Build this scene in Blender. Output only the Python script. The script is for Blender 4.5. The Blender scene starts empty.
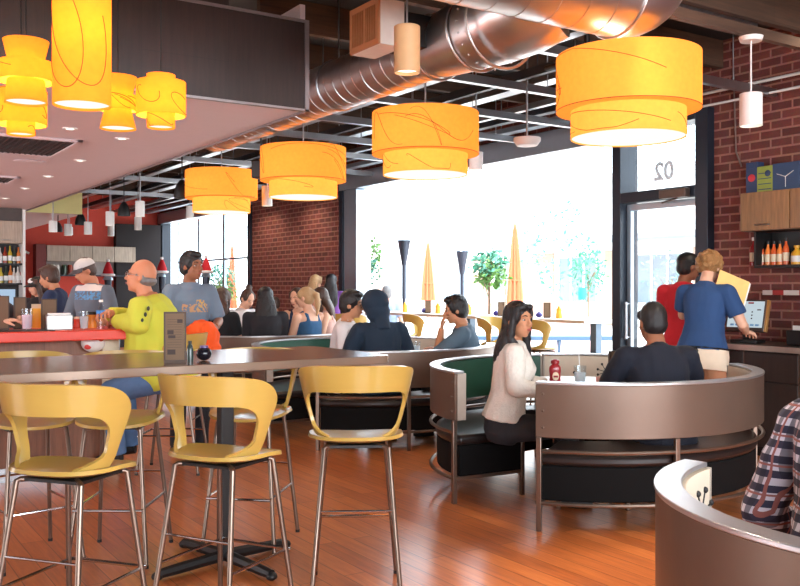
import bpy, bmesh, math, random
from mathutils import Vector, Matrix, Euler, noise as mnoise

random.seed(7)
S = bpy.context.scene
COL = S.collection
R = math.radians
PI = math.pi

# ------------------------------------------------------------------ camera
TH = R(33.25)            # the camera looks this far to the right of the window wall's direction (+Y)
EYE = 1.45
FPX = 900.0
cam_data = bpy.data.cameras.new('camera')
cam_data.sensor_width = 36.0
cam_data.lens = FPX / 800.0 * 36.0
cam_data.shift_y = -5.0 / 800.0
cam_data.clip_end = 300
cam = bpy.data.objects.new('camera', cam_data)
COL.objects.link(cam)
cam.location = (0, 0, EYE)
cam.rotation_euler = (R(90), 0, -TH)
S.camera = cam

# ------------------------------------------------------------------ sky, sun, large lights, exposure
SKY = 6.5
SUN = 8.0
S.view_settings.view_transform = 'Standard'
S.view_settings.look = 'None'
S.view_settings.gamma = 1.0
S.view_settings.use_curve_mapping = False
S.view_settings.exposure = 0.25
world = bpy.data.worlds.new('sky')
S.world = world
world.use_nodes = True
wn = world.node_tree
wn.nodes.clear()
w_out = wn.nodes.new('ShaderNodeOutputWorld')
w_bg = wn.nodes.new('ShaderNodeBackground')
w_bg.inputs['Color'].default_value = (0.80, 0.91, 1.0, 1)
w_bg.inputs['Strength'].default_value = SKY
wn.links.new(w_bg.outputs[0], w_out.inputs[0])

def lamp(name, kind, loc, energy, color=(1, 1, 1), rot=None, size=None, size_y=None, radius=None):
    ld = bpy.data.lights.new(name, kind)
    ld.energy = energy
    ld.color = color
    if kind == 'AREA':
        ld.shape = 'RECTANGLE'
        ld.size = size
        ld.size_y = size_y or size
    if kind == 'SPOT':
        ld.spot_size = R(size or 70)
        ld.spot_blend = 0.6
    if radius is not None and kind in ('POINT', 'SPOT'):
        ld.shadow_soft_size = radius
    o = bpy.data.objects.new(name, ld)
    COL.objects.link(o)
    o.location = loc
    if rot:
        o.rotation_euler = rot
    return o

sun = lamp('sun', 'SUN', (0, 0, 20), SUN, (1.0, 0.95, 0.88))
sun.rotation_euler = Vector((0.42, 0.25, -0.87)).to_track_quat('-Z', 'Y').to_euler()
sun.data.angle = R(2)
# daylight through the tall windows behind the camera
lamp('daylight_rear', 'AREA', (1.5, -3.3, 2.0), 440, (0.95, 0.97, 1.0), (R(90), 0, R(180)), 8.0, 2.6).rotation_euler = (R(-90), 0, R(180))
# added fill lamp by the solid left wall, brightens the dropped ceiling
lamp('fill_left', 'AREA', (-5.8, 9.0, 1.5), 420, (0.96, 0.97, 1.0), (0, R(-90), 0), 2.2, 9.0)
# warm downlights over the aisle; the last two are added to brighten the pier
for (lx, ly, lz, le) in ((3.15, 3.5, 3.78, 400), (2.7, 7.0, 3.6, 170), (3.3, 1.2, 3.78, 120), (6.3, 3.6, 3.78, 120), (6.6, 13.9, 3.7, 120), (6.6, 15.8, 3.7, 120)):
    lamp('aisle_and_fill_spot', 'SPOT', (lx, ly, lz), le, (1.0, 0.80, 0.58), radius=0.07, size=105)
# portals guide the sky's light through the openings of the window wall
for (yc, wd) in ((9.9, 6.0), (19.6, 5.4)):
    p = lamp('window_portal', 'AREA', (7.42, yc, 1.6), 1, (1, 1, 1), None, 3.1, wd)
    p.rotation_euler = (0, R(90), 0)
    p.data.cycles.is_portal = True

# ------------------------------------------------------------------ placing helpers
def ray(px, d):
    """point on the ground plan seen in column px at depth d"""
    xr = (px - 400.0) / FPX * d
    return (d * math.sin(TH) + xr * math.cos(TH), d * math.cos(TH) - xr * math.sin(TH))

def hz(py, d):
    return EYE + (288.0 - py) * d / FPX

# ------------------------------------------------------------------ mesh builder
class MB:
    def __init__(s):
        s.v = []; s.f = []; s.m = []; s.mi = 0
    def add(s, verts, faces):
        o = len(s.v)
        s.v += [tuple(v) for v in verts]
        s.f += [[i + o for i in f] for f in faces]
        s.m += [s.mi] * len(faces)
        return s
    def box(s, c, size, rz=0.0, M=None):
        hx, hy, hh = size[0] / 2, size[1] / 2, size[2] / 2
        vs = [Vector((x, y, z)) for x in (-hx, hx) for y in (-hy, hy) for z in (-hh, hh)]
        T = M if M is not None else Matrix.Rotation(rz, 3, 'Z')
        vs = [T @ v + Vector(c) for v in vs]
        return s.add(vs, [(0, 1, 3, 2), (4, 6, 7, 5), (0, 4, 5, 1), (2, 3, 7, 6), (0, 2, 6, 4), (1, 5, 7, 3)])
    def span(s, x0, x1, y0, y1, z0, z1):
        return s.box(((x0 + x1) / 2, (y0 + y1) / 2, (z0 + z1) / 2), (x1 - x0, y1 - y0, z1 - z0))
    def rings(s, rings, caps=True, closed=False):
        n = len(rings[0]); vs = [p for r in rings for p in r]; fs = []
        m = len(rings)
        for i in range(m if closed else m - 1):
            a = i * n; b = ((i + 1) % m) * n
            for j in range(n):
                k = (j + 1) % n
                fs.append((a + j, a + k, b + k, b + j))
        if caps and not closed:
            fs.append(tuple(range(n - 1, -1, -1)))
            fs.append(tuple(range((m - 1) * n, m * n)))
        return s.add(vs, fs)
    def path(s, pts, r, n=8, closed=False, flat=None):
        pts = [Vector(p) for p in pts]; m = len(pts)
        rs = r if isinstance(r, (list, tuple)) else [r] * m
        rings = []; prev = None
        for i, p in enumerate(pts):
            if closed:
                t = pts[(i + 1) % m] - pts[i - 1]
            else:
                t = pts[min(i + 1, m - 1)] - pts[max(i - 1, 0)]
            if t.length < 1e-9: t = Vector((0, 0, 1))
            t.normalize()
            if prev is None:
                a = Vector((0, 0, 1)) if abs(t.z) < 0.9 else Vector((1, 0, 0))
                u = t.cross(a).normalized()
            else:
                u = (prev - t * prev.dot(t))
                u = u.normalized() if u.length > 1e-6 else t.orthogonal().normalized()
            prev = u
            w = t.cross(u)
            rings.append([p + u * (rs[i] * math.cos(2 * PI * k / n)) + w * (rs[i] * math.sin(2 * PI * k / n)) for k in range(n)])
        return s.rings(rings, True, closed)
    def tube(s, p0, p1, r0, r1=None, n=10):
        return s.path([p0, p1], [r0, r0 if r1 is None else r1], n)
    def bar(s, p0, p1, w, h, up=(0, 0, 1)):
        p0 = Vector(p0); p1 = Vector(p1); t = (p1 - p0).normalized()
        u = t.cross(Vector(up))
        u = u.normalized() if u.length > 1e-6 else t.orthogonal().normalized()
        v = u.cross(t)
        rr = []
        for p in (p0, p1):
            rr.append([p + u * (w / 2 * a) + v * (h / 2 * b) for a, b in ((-1, -1), (1, -1), (1, 1), (-1, 1))])
        return s.rings(rr)
    def lathe(s, prof, n=24, c=(0, 0, 0), M=None):
        rr = []
        for (r, z) in prof:
            ring = [Vector((max(r, 1e-4) * math.cos(2 * PI * k / n), max(r, 1e-4) * math.sin(2 * PI * k / n), z)) for k in range(n)]
            if M is not None: ring = [M @ p for p in ring]
            rr.append([p + Vector(c) for p in ring])
        return s.rings(rr, caps=tuple(prof[0]) != tuple(prof[-1]))
    def ball(s, c, rad, n=12, M=None):
        if not isinstance(rad, (tuple, list, Vector)): rad = (rad, rad, rad)
        c = Vector(c); m = max(6, n * 2 // 3); rr = []
        for i in range(1, m):
            a = PI * i / m
            ring = [Vector((rad[0] * math.sin(a) * math.cos(2 * PI * k / n), rad[1] * math.sin(a) * math.sin(2 * PI * k / n), -rad[2] * math.cos(a))) for k in range(n)]
            if M is not None: ring = [M @ p for p in ring]
            rr.append([p + c for p in ring])
        o = len(s.v)
        s.rings(rr, caps=False)
        lo = Vector((0, 0, -rad[2])); hi = Vector((0, 0, rad[2]))
        if M is not None: lo = M @ lo; hi = M @ hi
        b = len(s.v)
        s.v += [tuple(lo + c), tuple(hi + c)]
        last = o + (m - 2) * n
        for k in range(n):
            j = (k + 1) % n
            s.f.append([o + j, o + k, b]); s.m.append(s.mi)
            s.f.append([last + k, last + j, b + 1]); s.m.append(s.mi)
        return s
    def sector(s, r0, r1, z0, z1, a0, a1, n=32, c=(0, 0)):
        """ring sector solid between radii, heights and angles (degrees)"""
        rr = []
        for i in range(n + 1):
            a = R(a0 + (a1 - a0) * i / n); ca, sa = math.cos(a), math.sin(a)
            rr.append([(c[0] + r * ca, c[1] + r * sa, z) for r, z in ((r0, z0), (r1, z0), (r1, z1), (r0, z1))])
        return s.rings(rr)
    def prism(s, poly, z0, z1):
        n = len(poly)
        vs = [(x, y, z0) for x, y in poly] + [(x, y, z1) for x, y in poly]
        fs = [tuple(range(n - 1, -1, -1)), tuple(range(n, 2 * n))]
        fs += [(i, (i + 1) % n, n + (i + 1) % n, n + i) for i in range(n)]
        return s.add(vs, fs)
    def quad(s, a, b, c, d):
        return s.add([a, b, c, d], [(0, 1, 2, 3)])
    def raw(s, name):
        me = bpy.data.meshes.new(name)
        me.from_pydata(s.v, [], s.f)
        return me
    def build(s, name, mats, parent=None, loc=(0, 0, 0), rz=0.0, smooth=40, bevel=0.0, fix=True):
        me = s.raw(name)
        if not isinstance(mats, (list, tuple)): mats = [mats]
        for m in mats: me.materials.append(m)
        if len(mats) > 1: me.polygons.foreach_set('material_index', s.m)
        if fix:
            bm = bmesh.new(); bm.from_mesh(me)
            bmesh.ops.recalc_face_normals(bm, faces=bm.faces)
            bm.to_mesh(me); bm.free()
        if smooth:
            me.polygons.foreach_set('use_smooth', [True] * len(me.polygons))
            me.set_sharp_from_angle(angle=R(smooth))
        me.update()
        o = bpy.data.objects.new(name, me)
        COL.objects.link(o)
        if parent is not None: o.parent = parent
        o.location = loc
        o.rotation_euler = (0, 0, rz)
        if bevel:
            b = o.modifiers.new('bevel', 'BEVEL')
            b.width = bevel; b.segments = 2; b.limit_method = 'ANGLE'; b.angle_limit = R(50)
        return o

def tag(o, label=None, cat=None, group=None, kind=None):
    if label: o['label'] = label
    if cat: o['category'] = cat
    if group: o['group'] = group
    if kind: o['kind'] = kind
    return o

def thing(name, label, cat, loc=(0, 0, 0), rz=0.0, group=None):
    o = bpy.data.objects.new(name, None)
    o.empty_display_size = 0.1
    COL.objects.link(o)
    o.location = loc
    o.rotation_euler = (0, 0, rz)
    return tag(o, label, cat, group)

def copy_tree(o, parent=None):
    c = o.copy()
    COL.objects.link(c)
    if parent is not None: c.parent = parent
    for ch in list(o.children): copy_tree(ch, c)
    return c

def dup(o, loc, rz, label, group=None):
    c = copy_tree(o)
    c.location = loc
    c.rotation_euler = (0, 0, rz)
    c['label'] = label
    if group: c['group'] = group
    return c

def struct(name, mb, m, **k):
    o = mb.build(name, m, **k)
    o['kind'] = 'structure'
    return o

# ------------------------------------------------------------------ materials
def srgb(r, g, b):
    f = lambda c: (c / 255.0) / 12.92 if c / 255.0 <= 0.04045 else ((c / 255.0 + 0.055) / 1.055) ** 2.4
    return (f(r), f(g), f(b), 1)

class N:
    """small wrapper round a node tree"""
    def __init__(s, m):
        m.use_nodes = True
        s.t = m.node_tree
        s.b = s.t.nodes.get('Principled BSDF')
        s.out = s.t.nodes.get('Material Output')
    def n(s, kind, **kw):
        nd = s.t.nodes.new(kind)
        for k, v in kw.items(): setattr(nd, k, v)
        return nd
    def l(s, a, b): s.t.links.new(a, b)
    def mix(s, fac, a, b, blend='MIX'):
        nd = s.n('ShaderNodeMix', data_type='RGBA', blend_type=blend)
        for sock, v in ((nd.inputs[0], fac), (nd.inputs[6], a), (nd.inputs[7], b)):
            if hasattr(v, 'is_linked'): s.l(v, sock)
            else: sock.default_value = v
        return nd.outputs[2]

_mats = {}
def mat(name, rgb, rough=0.5, metal=0.0, var=0.10, scale=14.0, bump=0.0, spec=0.5, coat=0.0, stretch=None, bscale=None, sheen=0.0, aniso=0.0):
    if name in _mats: return _mats[name]
    m = bpy.data.materials.new(name)
    q = N(m)
    c = srgb(*rgb)
    tc = q.n('ShaderNodeTexCoord')
    vec = tc.outputs['Object']
    if stretch:
        mp = q.n('ShaderNodeMapping'); mp.inputs['Scale'].default_value = stretch
        q.l(vec, mp.inputs[0]); vec = mp.outputs[0]
    nz = q.n('ShaderNodeTexNoise'); nz.inputs['Scale'].default_value = scale; nz.inputs['Detail'].default_value = 4
    q.l(vec, nz.inputs['Vector'])
    lo = tuple(x * (1 - var) for x in c[:3]) + (1,)
    hi = tuple(min(1, x * (1 + var)) for x in c[:3]) + (1,)
    q.l(q.mix(nz.outputs[0], lo, hi), q.b.inputs['Base Color'])
    q.b.inputs['Roughness'].default_value = rough
    q.b.inputs['Metallic'].default_value = metal
    q.b.inputs['Specular IOR Level'].default_value = spec
    if coat:
        q.b.inputs['Coat Weight'].default_value = coat
        q.b.inputs['Coat Roughness'].default_value = 0.12
    if sheen:
        q.b.inputs['Sheen Weight'].default_value = sheen
    if bump:
        n2 = q.n('ShaderNodeTexNoise'); n2.inputs['Scale'].default_value = bscale or scale * 4
        q.l(vec, n2.inputs['Vector'])
        bp = q.n('ShaderNodeBump'); bp.inputs['Strength'].default_value = bump; bp.inputs['Distance'].default_value = 0.01
        q.l(n2.outputs[0], bp.inputs['Height']); q.l(bp.outputs[0], q.b.inputs['Normal'])
    _mats[name] = m
    return m

def glass(name, tint=(1, 1, 1, 1), rough=0.0, clear=0.86):
    if name in _mats: return _mats[name]
    m = bpy.data.materials.new(name)
    q = N(m)
    tr = q.n('ShaderNodeBsdfTransparent'); tr.inputs[0].default_value = tint
    gl = q.n('ShaderNodeBsdfGlossy'); gl.inputs['Roughness'].default_value = 0.05
    nz = q.n('ShaderNodeTexNoise'); nz.inputs['Scale'].default_value = 3
    mr = q.n('ShaderNodeMapRange'); mr.inputs[3].default_value = (1 - clear) * 0.8; mr.inputs[4].default_value = (1 - clear) * 1.2
    q.l(nz.outputs[0], mr.inputs[0])
    mx = q.n('ShaderNodeMixShader')
    q.l(mr.outputs[0], mx.inputs[0]); q.l(tr.outputs[0], mx.inputs[1]); q.l(gl.outputs[0], mx.inputs[2])
    q.l(mx.outputs[0], q.out.inputs[0])
    _mats[name] = m
    return m

def shade_mat(name, rgb, emit, var=0.1):
    """lamp-shade fabric lit from inside: translucent, with its own soft glow"""
    m = bpy.data.materials.new(name)
    q = N(m)
    c = srgb(*rgb)
    nz = q.n('ShaderNodeTexNoise'); nz.inputs['Scale'].default_value = 30
    tc = q.n('ShaderNodeTexCoord'); q.l(tc.outputs['Object'], nz.inputs['Vector'])
    colr = q.mix(nz.outputs[0], tuple(x * (1 - var) for x in c[:3]) + (1,), tuple(min(1, x * (1 + var)) for x in c[:3]) + (1,))
    tl = q.n('ShaderNodeBsdfTranslucent'); df = q.n('ShaderNodeBsdfDiffuse'); em = q.n('ShaderNodeEmission')
    for nd in (tl, df, em): q.l(colr, nd.inputs[0])
    em.inputs[1].default_value = emit
    mx = q.n('ShaderNodeMixShader'); mx.inputs[0].default_value = 0.35
    q.l(tl.outputs[0], mx.inputs[1]); q.l(df.outputs[0], mx.inputs[2])
    ad = q.n('ShaderNodeAddShader')
    q.l(mx.outputs[0], ad.inputs[0]); q.l(em.outputs[0], ad.inputs[1])
    q.l(ad.outputs[0], q.out.inputs[0])
    return m

def glow_mat(name, rgb, strength):
    m = bpy.data.materials.new(name)
    q = N(m)
    nz = q.n('ShaderNodeTexNoise'); nz.inputs['Scale'].default_value = 4
    em = q.n('ShaderNodeEmission'); em.inputs[1].default_value = strength
    c = srgb(*rgb)
    q.l(q.mix(nz.outputs[0], tuple(x * 0.96 for x in c[:3]) + (1,), c), em.inputs[0])
    q.l(em.outputs[0], q.out.inputs[0])
    return m

def axes(q, order):
    """object coordinates with their axes reordered, e.g. 'yz'"""
    tc = q.n('ShaderNodeTexCoord'); sp = q.n('ShaderNodeSeparateXYZ'); cb = q.n('ShaderNodeCombineXYZ')
    q.l(tc.outputs['Object'], sp.inputs[0])
    for i, a in enumerate(order): q.l(sp.outputs['xyz'.index(a)], cb.inputs[i])
    return cb.outputs[0]

def brick_mat(name, order, a, b, mortar, w=0.22, h=0.083, ms=0.011):
    m = bpy.data.materials.new(name)
    q = N(m)
    vec = axes(q, order)
    nz = q.n('ShaderNodeTexNoise'); nz.inputs['Scale'].default_value = 9; q.l(vec, nz.inputs['Vector'])
    nf = q.n('ShaderNodeTexNoise'); nf.inputs['Scale'].default_value = 60; q.l(vec, nf.inputs['Vector'])
    br = q.n('ShaderNodeTexBrick')
    br.inputs['Color1'].default_value = srgb(*a); br.inputs['Color2'].default_value = srgb(*b); br.inputs['Mortar'].default_value = srgb(*mortar)
    br.inputs['Scale'].default_value = 1.0; br.inputs['Mortar Size'].default_value = ms; br.inputs['Mortar Smooth'].default_value = 0.3
    br.inputs['Brick Width'].default_value = w; br.inputs['Row Height'].default_value = h; br.inputs['Bias'].default_value = -0.1
    q.l(vec, br.inputs['Vector'])
    c1 = q.mix(0.35, br.outputs[0], nz.outputs[1], 'SOFT_LIGHT')
    q.l(q.mix(0.3, c1, nf.outputs[1], 'OVERLAY'), q.b.inputs['Base Color'])
    q.b.inputs['Roughness'].default_value = 0.85
    inv = q.n('ShaderNodeMath', operation='SUBTRACT'); inv.inputs[0].default_value = 1.0; q.l(br.outputs['Fac'], inv.inputs[1])
    ad = q.n('ShaderNodeMath', operation='MULTIPLY_ADD'); ad.inputs[1].default_value = 0.25
    q.l(nf.outputs[0], ad.inputs[0]); q.l(inv.outputs[0], ad.inputs[2])
    bp = q.n('ShaderNodeBump'); bp.inputs['Strength'].default_value = 0.6; bp.inputs['Distance'].default_value = 0.012
    q.l(ad.outputs[0], bp.inputs['Height']); q.l(bp.outputs[0], q.b.inputs['Normal'])
    return m

def plank_mat(name, order, a, b, w, h, rough=0.3, gap=0.0025, gapc=(60, 30, 18), grain=0.35, coat=0.0):
    m = bpy.data.materials.new(name)
    q = N(m)
    vec = axes(q, order)
    br = q.n('ShaderNodeTexBrick')
    br.inputs['Color1'].default_value = srgb(*a); br.inputs['Color2'].default_value = srgb(*b); br.inputs['Mortar'].default_value = srgb(*gapc)
    br.inputs['Scale'].default_value = 1.0; br.inputs['Mortar Size'].default_value = gap; br.inputs['Mortar Smooth'].default_value = 0.4
    br.inputs['Brick Width'].default_value = w; br.inputs['Row Height'].default_value = h; br.offset = 0.37; br.inputs['Bias'].default_value = 0.0
    q.l(vec, br.inputs['Vector'])
    mp = q.n('ShaderNodeMapping'); mp.inputs['Scale'].default_value = (2.0, 26.0, 2.0); q.l(vec, mp.inputs[0])
    nz = q.n('ShaderNodeTexNoise'); nz.inputs['Scale'].default_value = 1.4; nz.inputs['Detail'].default_value = 8; nz.inputs['Roughness'].default_value = 0.65
    q.l(mp.outputs[0], nz.inputs['Vector'])
    rp = q.n('ShaderNodeValToRGB'); rp.color_ramp.elements[0].position = 0.32; rp.color_ramp.elements[1].position = 0.72
    rp.color_ramp.elements[0].color = (0.12, 0.12, 0.12, 1); rp.color_ramp.elements[1].color = (0.82, 0.82, 0.82, 1)
    q.l(nz.outputs[0], rp.inputs[0])
    q.l(q.mix(grain, br.outputs[0], rp.outputs[0], 'OVERLAY'), q.b.inputs['Base Color'])
    mr = q.n('ShaderNodeMapRange'); mr.inputs[3].default_value = rough * 0.8; mr.inputs[4].default_value = rough * 1.25
    q.l(nz.outputs[0], mr.inputs[0]); q.l(mr.outputs[0], q.b.inputs['Roughness'])
    bp = q.n('ShaderNodeBump'); bp.inputs['Strength'].default_value = 0.12; bp.inputs['Distance'].default_value = 0.004
    q.l(rp.outputs[0], bp.inputs['Height']); q.l(bp.outputs[0], q.b.inputs['Normal'])
    if coat: q.b.inputs['Coat Weight'].default_value = coat; q.b.inputs['Coat Roughness'].default_value = 0.2
    return m

M = {}
M['floor'] = plank_mat('floor_planks', 'yxz', (216, 130, 72), (190, 106, 58), 1.5, 0.125, rough=0.30, grain=0.45, gapc=(112, 62, 38), coat=0.35)
M['brick'] = brick_mat('red_brick', 'yzx', (116, 60, 52), (86, 44, 40), (150, 102, 90))
M['white_wall'] = mat('white_plaster', (225, 222, 220), 0.8, var=0.03)
M['soffit'] = mat('soffit_paint', (226, 212, 216), 0.75, var=0.03)
M['red_wall'] = mat('red_paint', (208, 70, 52), 0.7, var=0.06)
M['cream_paint'] = mat('pale_yellow_paint', (226, 218, 150), 0.7, var=0.04)
M['dark_deck'] = mat('dark_deck_paint', (40, 36, 36), 0.85, var=0.15)
M['fascia'] = plank_mat('fascia_veneer', 'zxy', (46, 30, 26), (38, 25, 22), 3.0, 0.6, rough=0.45, gap=0.002, gapc=(30, 20, 18), grain=0.45)
M['cab_wood'] = plank_mat('cabinet_veneer', 'zyx', (134, 94, 54), (122, 84, 48), 3.0, 0.5, rough=0.4, gap=0.001, grain=0.5)
M['grey_wood'] = plank_mat('pale_veneer', 'zxy', (178, 160, 142), (168, 150, 132), 3.0, 0.5, rough=0.45, gap=0.001, grain=0.35)
M['joist'] = plank_mat('joist_timber', 'xzy', (88, 62, 46), (76, 54, 40), 4.0, 0.3, rough=0.7, gap=0.001, grain=0.5)
M['steel'] = mat('galvanised_steel', (178, 180, 184), 0.33, 1.0, var=0.12, scale=8, bump=0.05)
M['duct'] = mat('spiral_duct_steel', (206, 204, 204), 0.34, 1.0, var=0.15, scale=5, bump=0.08)
M['iron'] = mat('dark_painted_steel', (52, 58, 68), 0.45, 0.3, var=0.1)
M['frame'] = mat('window_frame_paint', (34, 42, 54), 0.4, 0.2, var=0.1)
M['alu'] = mat('pale_aluminium', (170, 184, 196), 0.35, 0.7, var=0.06)
M['black'] = mat('black_paint', (20, 19, 20), 0.5, var=0.15)
M['white'] = mat('white_enamel', (232, 232, 230), 0.4, var=0.03)
M['glass'] = glass('clear_glass', (0.97, 0.99, 1, 1))
# ================================================================== THE ROOM
WX = 7.4      # inner face of the window wall
YE = 22.4     # end wall
ZD = 3.85     # underside of the roof deck
b = MB(); b.span(-6, WX + 0.02, -3.5, YE + 0.3, -0.12, 0)
struct('floor', b, M['floor'])
b = MB(); b.span(-6.2, WX + 0.4, -3.8, YE + 0.4, ZD, ZD + 0.25)
ceiling = struct('ceiling', b, M['dark_deck'])

# window wall: brick piers, head above the openings
D0, D1 = 5.68, 6.88        # door bay
O1, P1 = 12.95, 16.8       # end of the first opening, end of the pier
HEAD = 3.12
b = MB()
b.span(WX, WX + 0.3, -3.5, D0, -0.05, ZD)
b.span(WX, WX + 0.3, O1 + 0.12, P1 - 0.12, -0.05, ZD)
b.span(WX, WX + 0.3, D0, O1 + 0.12, HEAD + 0.1, ZD)
b.span(WX, WX + 0.3, P1 - 0.12, YE, HEAD + 0.1, ZD)
struct('wall_right', b, M['brick'])
b = MB()
b.span(WX - 0.06, WX + 0.2, D1 + 0.05, O1 + 0.1, HEAD - 0.06, HEAD + 0.2)
b.span(WX - 0.06, WX + 0.2, P1 - 0.1, YE - 0.02, HEAD - 0.06, HEAD + 0.2)
struct('trim_1', b, M['alu'], bevel=0.01)
b = MB(); b.span(-6, 2.92, 15.9, 16.1, 0, ZD)
struct('wall_bar', b, M['white_wall'])
b = MB(); b.span(-6, WX + 0.3, YE, YE + 0.25, 0, ZD)
struct('wall_back', b, M['red_wall'])
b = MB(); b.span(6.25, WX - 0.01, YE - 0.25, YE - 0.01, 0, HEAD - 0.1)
struct('wall_shade_box', b, mat('wall_shade_dark', (30, 22, 24), 0.8))  # dark box added where the end of the red wall lies in shade
b = MB(); b.span(-6.2, -6, -3.5, YE, 0, ZD)
struct('wall_left', b, M['white_wall'])
b = MB()
b.span(-6, WX, -3.75, -3.5, 0, 0.6); b.span(-6, WX, -3.75, -3.5, 3.4, ZD)
b.span(-6, -2.6, -3.75, -3.5, 0.6, 3.4); b.span(5.6, WX, -3.75, -3.5, 0.6, 3.4)
struct('wall_front', b, M['white_wall'])
b = MB(); b.span(-6, -2, 16.5, 16.6, 0, 0.01)

# tall jambs of the two openings
wf = MB()
wf.span(WX - 0.05, WX + 0.22, O1, O1 + 0.12, 0, HEAD)
w1 = struct('window_1', wf, M['frame'], bevel=0.006)
j = MB(); j.span(WX - 0.02, WX + 0.26, O1 - 0.40, O1 - 0.002, 0, HEAD - 0.07)
j.build('folded_leaf', M['alu'], w1, bevel=0.006)
wf = MB()
wf.span(WX - 0.05, WX + 0.22, P1 - 0.12, P1 + 0.02, 0, HEAD)
wf.span(WX - 0.05, WX + 0.22, YE - 0.25, YE - 0.02, 0, HEAD)
w2 = struct('window_2', wf, M['frame'], bevel=0.006)
for (ya, yb) in ((P1 + 0.03, 18.3), (18.3, 19.8), (19.8, 21.2)):
    lf = MB()
    lf.span(WX + 0.05, WX + 0.1, ya + 0.005, ya + 0.05, 0.01, HEAD - 0.08)
    lf.span(WX + 0.05, WX + 0.1, yb - 0.05, yb - 0.005, 0.01, HEAD - 0.08)
    lf.span(WX + 0.05, WX + 0.1, ya + 0.05, yb - 0.05, 2.05, 2.09)
    lfo = lf.build('sash', M['alu'], w2)
    g = MB(); g.span(WX + 0.072, WX + 0.078, ya + 0.05, yb - 0.05, 0.05, HEAD - 0.1)
    g.build('pane', M['glass'], lfo)

# entrance door with transom
df = MB()
df.span(WX - 0.1, WX + 0.18, D0, D0 + 0.15, 0, HEAD + 0.1)
df.span(WX - 0.1, WX + 0.18, D1 - 0.07, D1 + 0.05, 0, HEAD + 0.1)
df.span(WX - 0.1, WX + 0.18, D0 + 0.15, D1 - 0.07, 2.36, 2.47)
df.span(WX - 0.1, WX + 0.18, D0 + 0.15, D1 - 0.07, HEAD, HEAD + 0.1)
dr = struct('door_1', df, M['frame'], bevel=0.006)
g = MB(); g.span(WX + 0.02, WX + 0.028, D0 + 0.15, D1 - 0.07, 2.47, HEAD)
g.build('transom_pane', M['glass'], dr)
lf = MB()
lf.span(WX + 0.0, WX + 0.05, D0 + 0.155, D0 + 0.21, 0.02, 2.35)
lf.span(WX + 0.0, WX + 0.05, D1 - 0.13, D1 - 0.075, 0.02, 2.35)
lf.span(WX + 0.0, WX + 0.05, D0 + 0.21, D1 - 0.13, 0.02, 0.2)
lf.span(WX + 0.0, WX + 0.05, D0 + 0.21, D1 - 0.13, 2.28, 2.35)
leaf = lf.build('door_leaf', M['alu'], dr, bevel=0.004)
g = MB(); g.span(WX + 0.02, WX + 0.028, D0 + 0.21, D1 - 0.13, 0.2, 2.28)
g.build('pane', M['glass'], leaf)
g = MB(); g.box((WX - 0.14, 6.05, 2.40), (0.08, 0.33, 0.09)); g.bar((WX - 0.15, 6.0, 2.35), (WX - 0.03, 6.3, 2.33), 0.02, 0.02)
tag(g.build('door_closer', mat('bronze_closer', (96, 80, 72), 0.4, 0.5), dr, bevel=0.008), 'bronze door closer')
g = MB(); g.tube((WX - 0.05, D1 - 0.11, 0.9), (WX - 0.05, D1 - 0.11, 1.3), 0.014); g.tube((WX - 0.05, D1 - 0.11, 0.92), (WX + 0.01, D1 - 0.11, 0.92), 0.01); g.tube((WX - 0.05, D1 - 0.11, 1.28), (WX + 0.01, D1 - 0.11, 1.28), 0.01)
g.build('pull_handle', M['steel'], dr)
# house number on the transom, lettered to be read from outside (mirrored from in here)
def text_obj(name, body, size, mt, parent, loc, rot, depth=0.002, mirror=False):
    cu = bpy.data.curves.new(name, 'FONT'); cu.body = body; cu.size = size; cu.extrude = depth
    cu.align_x = 'CENTER'; cu.align_y = 'CENTER'; cu.offset = 0.008 * size / 0.25
    t = bpy.data.objects.new(name, cu); COL.objects.link(t)
    dg = bpy.context.evaluated_depsgraph_get()
    me = bpy.data.meshes.new_from_object(t.evaluated_get(dg))
    bpy.data.objects.remove(t)
    o = bpy.data.objects.new(name, me); COL.objects.link(o)
    me.materials.clear(); me.materials.append(mt)
    o.parent = parent; o.location = loc; o.rotation_euler = rot
    return o
frost = bpy.data.materials.new('frosted_vinyl'); qf = N(frost)
_t = qf.n('ShaderNodeBsdfDiffuse'); _n = qf.n('ShaderNodeTexNoise'); qf.l(qf.mix(_n.outputs[0], (0.86, 0.88, 0.9, 1), (0.96, 0.97, 0.98, 1)), _t.inputs[0]); qf.l(_t.outputs[0], qf.out.inputs[0])
text_obj('house_number', '02', 0.26, frost, dr, (WX + 0.034, 6.33, 2.66), (R(90), 0, R(90)))

# ------------------------------------------------------------------ dropped ceiling above the bar
SX, SY, SZ = 3.0, 5.8, 2.743
b = MB()
b.span(-6, SX, SY + 0.03, 16.3, SZ, SZ + 0.05)
b.span(-6, 4.0, 16.3, YE, SZ, SZ + 0.05)
b.span(SX - 0.04, SX, SY + 0.03, 16.3, SZ + 0.05, 3.5)
sf = struct('ceiling_soffit', b, M['soffit'])
b = MB(); b.span(-6, SX, SY, SY + 0.03, SZ - 0.005, 3.36); b.span(-6, SX - 0.6, SY, SY + 0.03, 3.36, ZD)
b.build('fascia', M['fascia'], sf)
b = MB(); b.span(-6, SX + 0.012, SY - 0.012, SY + 0.03, SZ - 0.02, SZ - 0.005); b.span(SX, SX + 0.012, SY - 0.01, 16.3, SZ - 0.02, SZ + 0.03); b.span(SX - 0.02, SX + 0.012, SY - 0.012, SY, SZ - 0.02, 3.36); b.span(-6, SX + 0.012, SY - 0.012, SY + 0.03, 3.36, 3.38)
b.build('edge_strip', mat('edge_metal', (150, 140, 140), 0.4, 0.7), sf)
b = MB(); b.span(SX, 4.0, 16.28, 16.3, SZ, 3.12)
b.build('end_face', M['cream_paint'], sf)

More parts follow.
